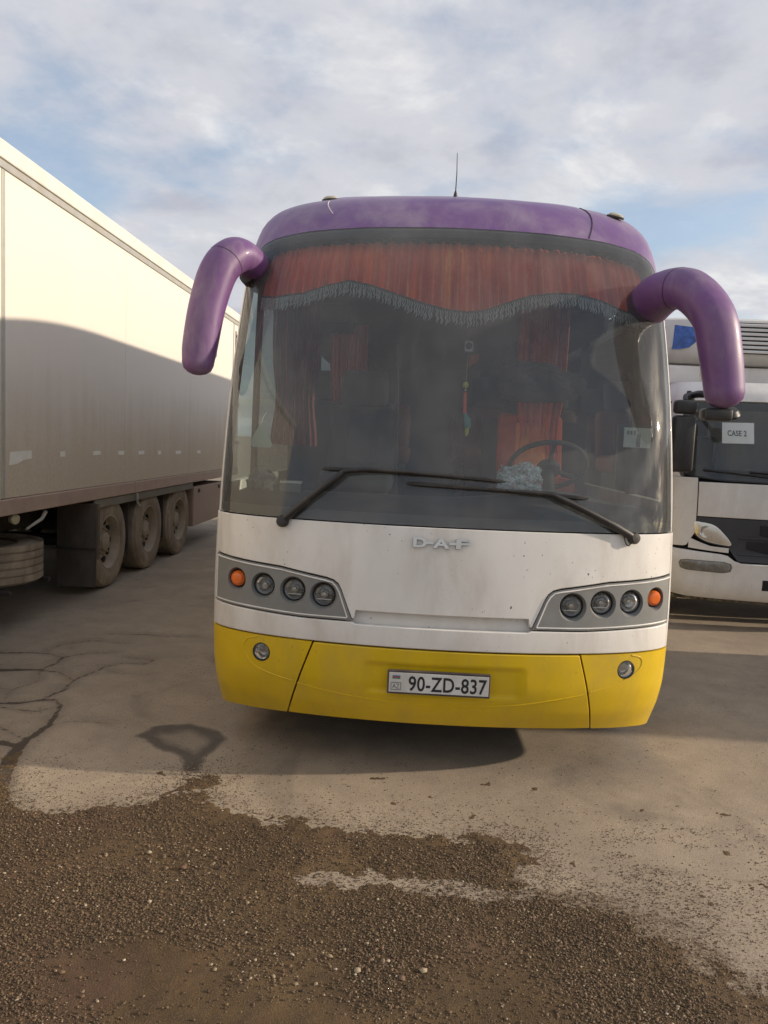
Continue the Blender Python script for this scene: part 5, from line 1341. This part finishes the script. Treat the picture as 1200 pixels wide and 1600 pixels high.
# permit card bottom right
pc = box('permit_card', (1.145, 4.245, 1.798), (1.292, 4.250, 1.906), pm('permit_paper', (0.46, 0.50, 0.45), 0.6, var=0.08, vs_=14), None, 0.001)
tag(pc, 'pale paper permit stuck low inside the right side of the windscreen', 'card')
box('fold', (1.215, 4.2425, 1.80), (1.235, 4.2446, 1.872), pm('permit_dark', (0.12, 0.13, 0.12), 0.7), pc)
for k in range(3): box('print_line', (1.160 + k * 0.018, 4.2425, 1.868), (1.172 + k * 0.018, 4.2446, 1.890), M_INKG, pc)
# crumpled clear plastic bag on the dashboard
def lump(name, c, sx, sy, sz, seed, mat, label, cat, amp=0.35):
    bm = bmesh.new(); bmesh.ops.create_icosphere(bm, subdivisions=4, radius=1.0)
    a, b = VN(seed), VN(seed + 1)
    for v in bm.verts:
        d = v.co.normalized()
        k = 1 + amp * (float(a.fbm(d.x * 3 + 9, d.y * 3 + d.z * 2.2 + 9, 4)) - 0.5) * 2 + 0.18 * (float(b.fbm(d.z * 7 + 5, d.x * 7 - d.y * 6 + 50, 2)) - 0.5)
        v.co = Vector((c[0] + d.x * sx * k, c[1] + d.y * sy * k, c[2] + max(d.z * sz * k, -sz * 0.75)))
    o = from_bm(name, bm, mat, None, 25)
    return tag(o, label, cat)
def plastic():
    m, t, o = newmat('clear_plastic'); N = NT(t)
    p = N.n('ShaderNodeBsdfPrincipled'); p.inputs['Base Color'].default_value = (0.62, 0.72, 0.76, 1); p.inputs['Roughness'].default_value = 0.18
    tr = N.n('ShaderNodeBsdfTransparent'); tr.inputs[0].default_value = (0.8, 0.85, 0.87, 1)
    f = N.rng(N.noise(N.pos(), 38, 4, 0.65), 0.38, 0.62, 0.15, 0.85)
    mx = N.n('ShaderNodeMixShader'); N.l(f, mx.inputs[0]); N.l(tr.outputs[0], mx.inputs[1]); N.l(p.outputs[0], mx.inputs[2]); N.l(mx.outputs[0], o.inputs[0])
    return m
M_PLASTIC = plastic()
lump('plastic_bag', (0.625, 4.42, 1.58), 0.135, 0.08, 0.095, 21, M_PLASTIC, 'crumpled clear plastic bag on the right of the coach dashboard', 'bag', 0.5)
lump('crumpled_cloth', (-0.86, 4.46, 1.50), 0.085, 0.07, 0.075, 31, pm('grey_cloth', (0.16, 0.17, 0.16), 0.8, var=0.4, vs_=20), 'crumpled grey cloth at the left end of the coach dashboard', 'cloth', 0.5)
sb = box('small_carton', (-0.735, 4.30, 1.462), (-0.615, 4.36, 1.515), pm('carton', (0.10, 0.10, 0.095), 0.7), None, 0.004)
tag(sb, 'small dark carton with a pale top edge on the left dashboard', 'box')
box('carton_lid', (-0.738, 4.297, 1.512), (-0.612, 4.363, 1.526), pm('carton_lid', (0.42, 0.41, 0.37), 0.6), sb, 0.003)
# dark cap lying on the driver seat back and a black bag by the seat
lump('dark_jacket', (0.80, 5.36, 2.20), 0.30, 0.14, 0.15, 41, M_SEATBLK, 'dark jacket thrown over the driver seat of the coach', 'jacket', 0.35)
# orange pennant in the aisle
on = prism('orange_pennant', [(0.40, 2.37), (0.475, 2.42), (0.47, 2.47), (0.41, 2.46)], 6.0, 6.01, pm('pennant', (0.62, 0.13, 0.03), 0.7), None)
tag(on, 'small orange pennant deep inside the coach aisle', 'pennant')
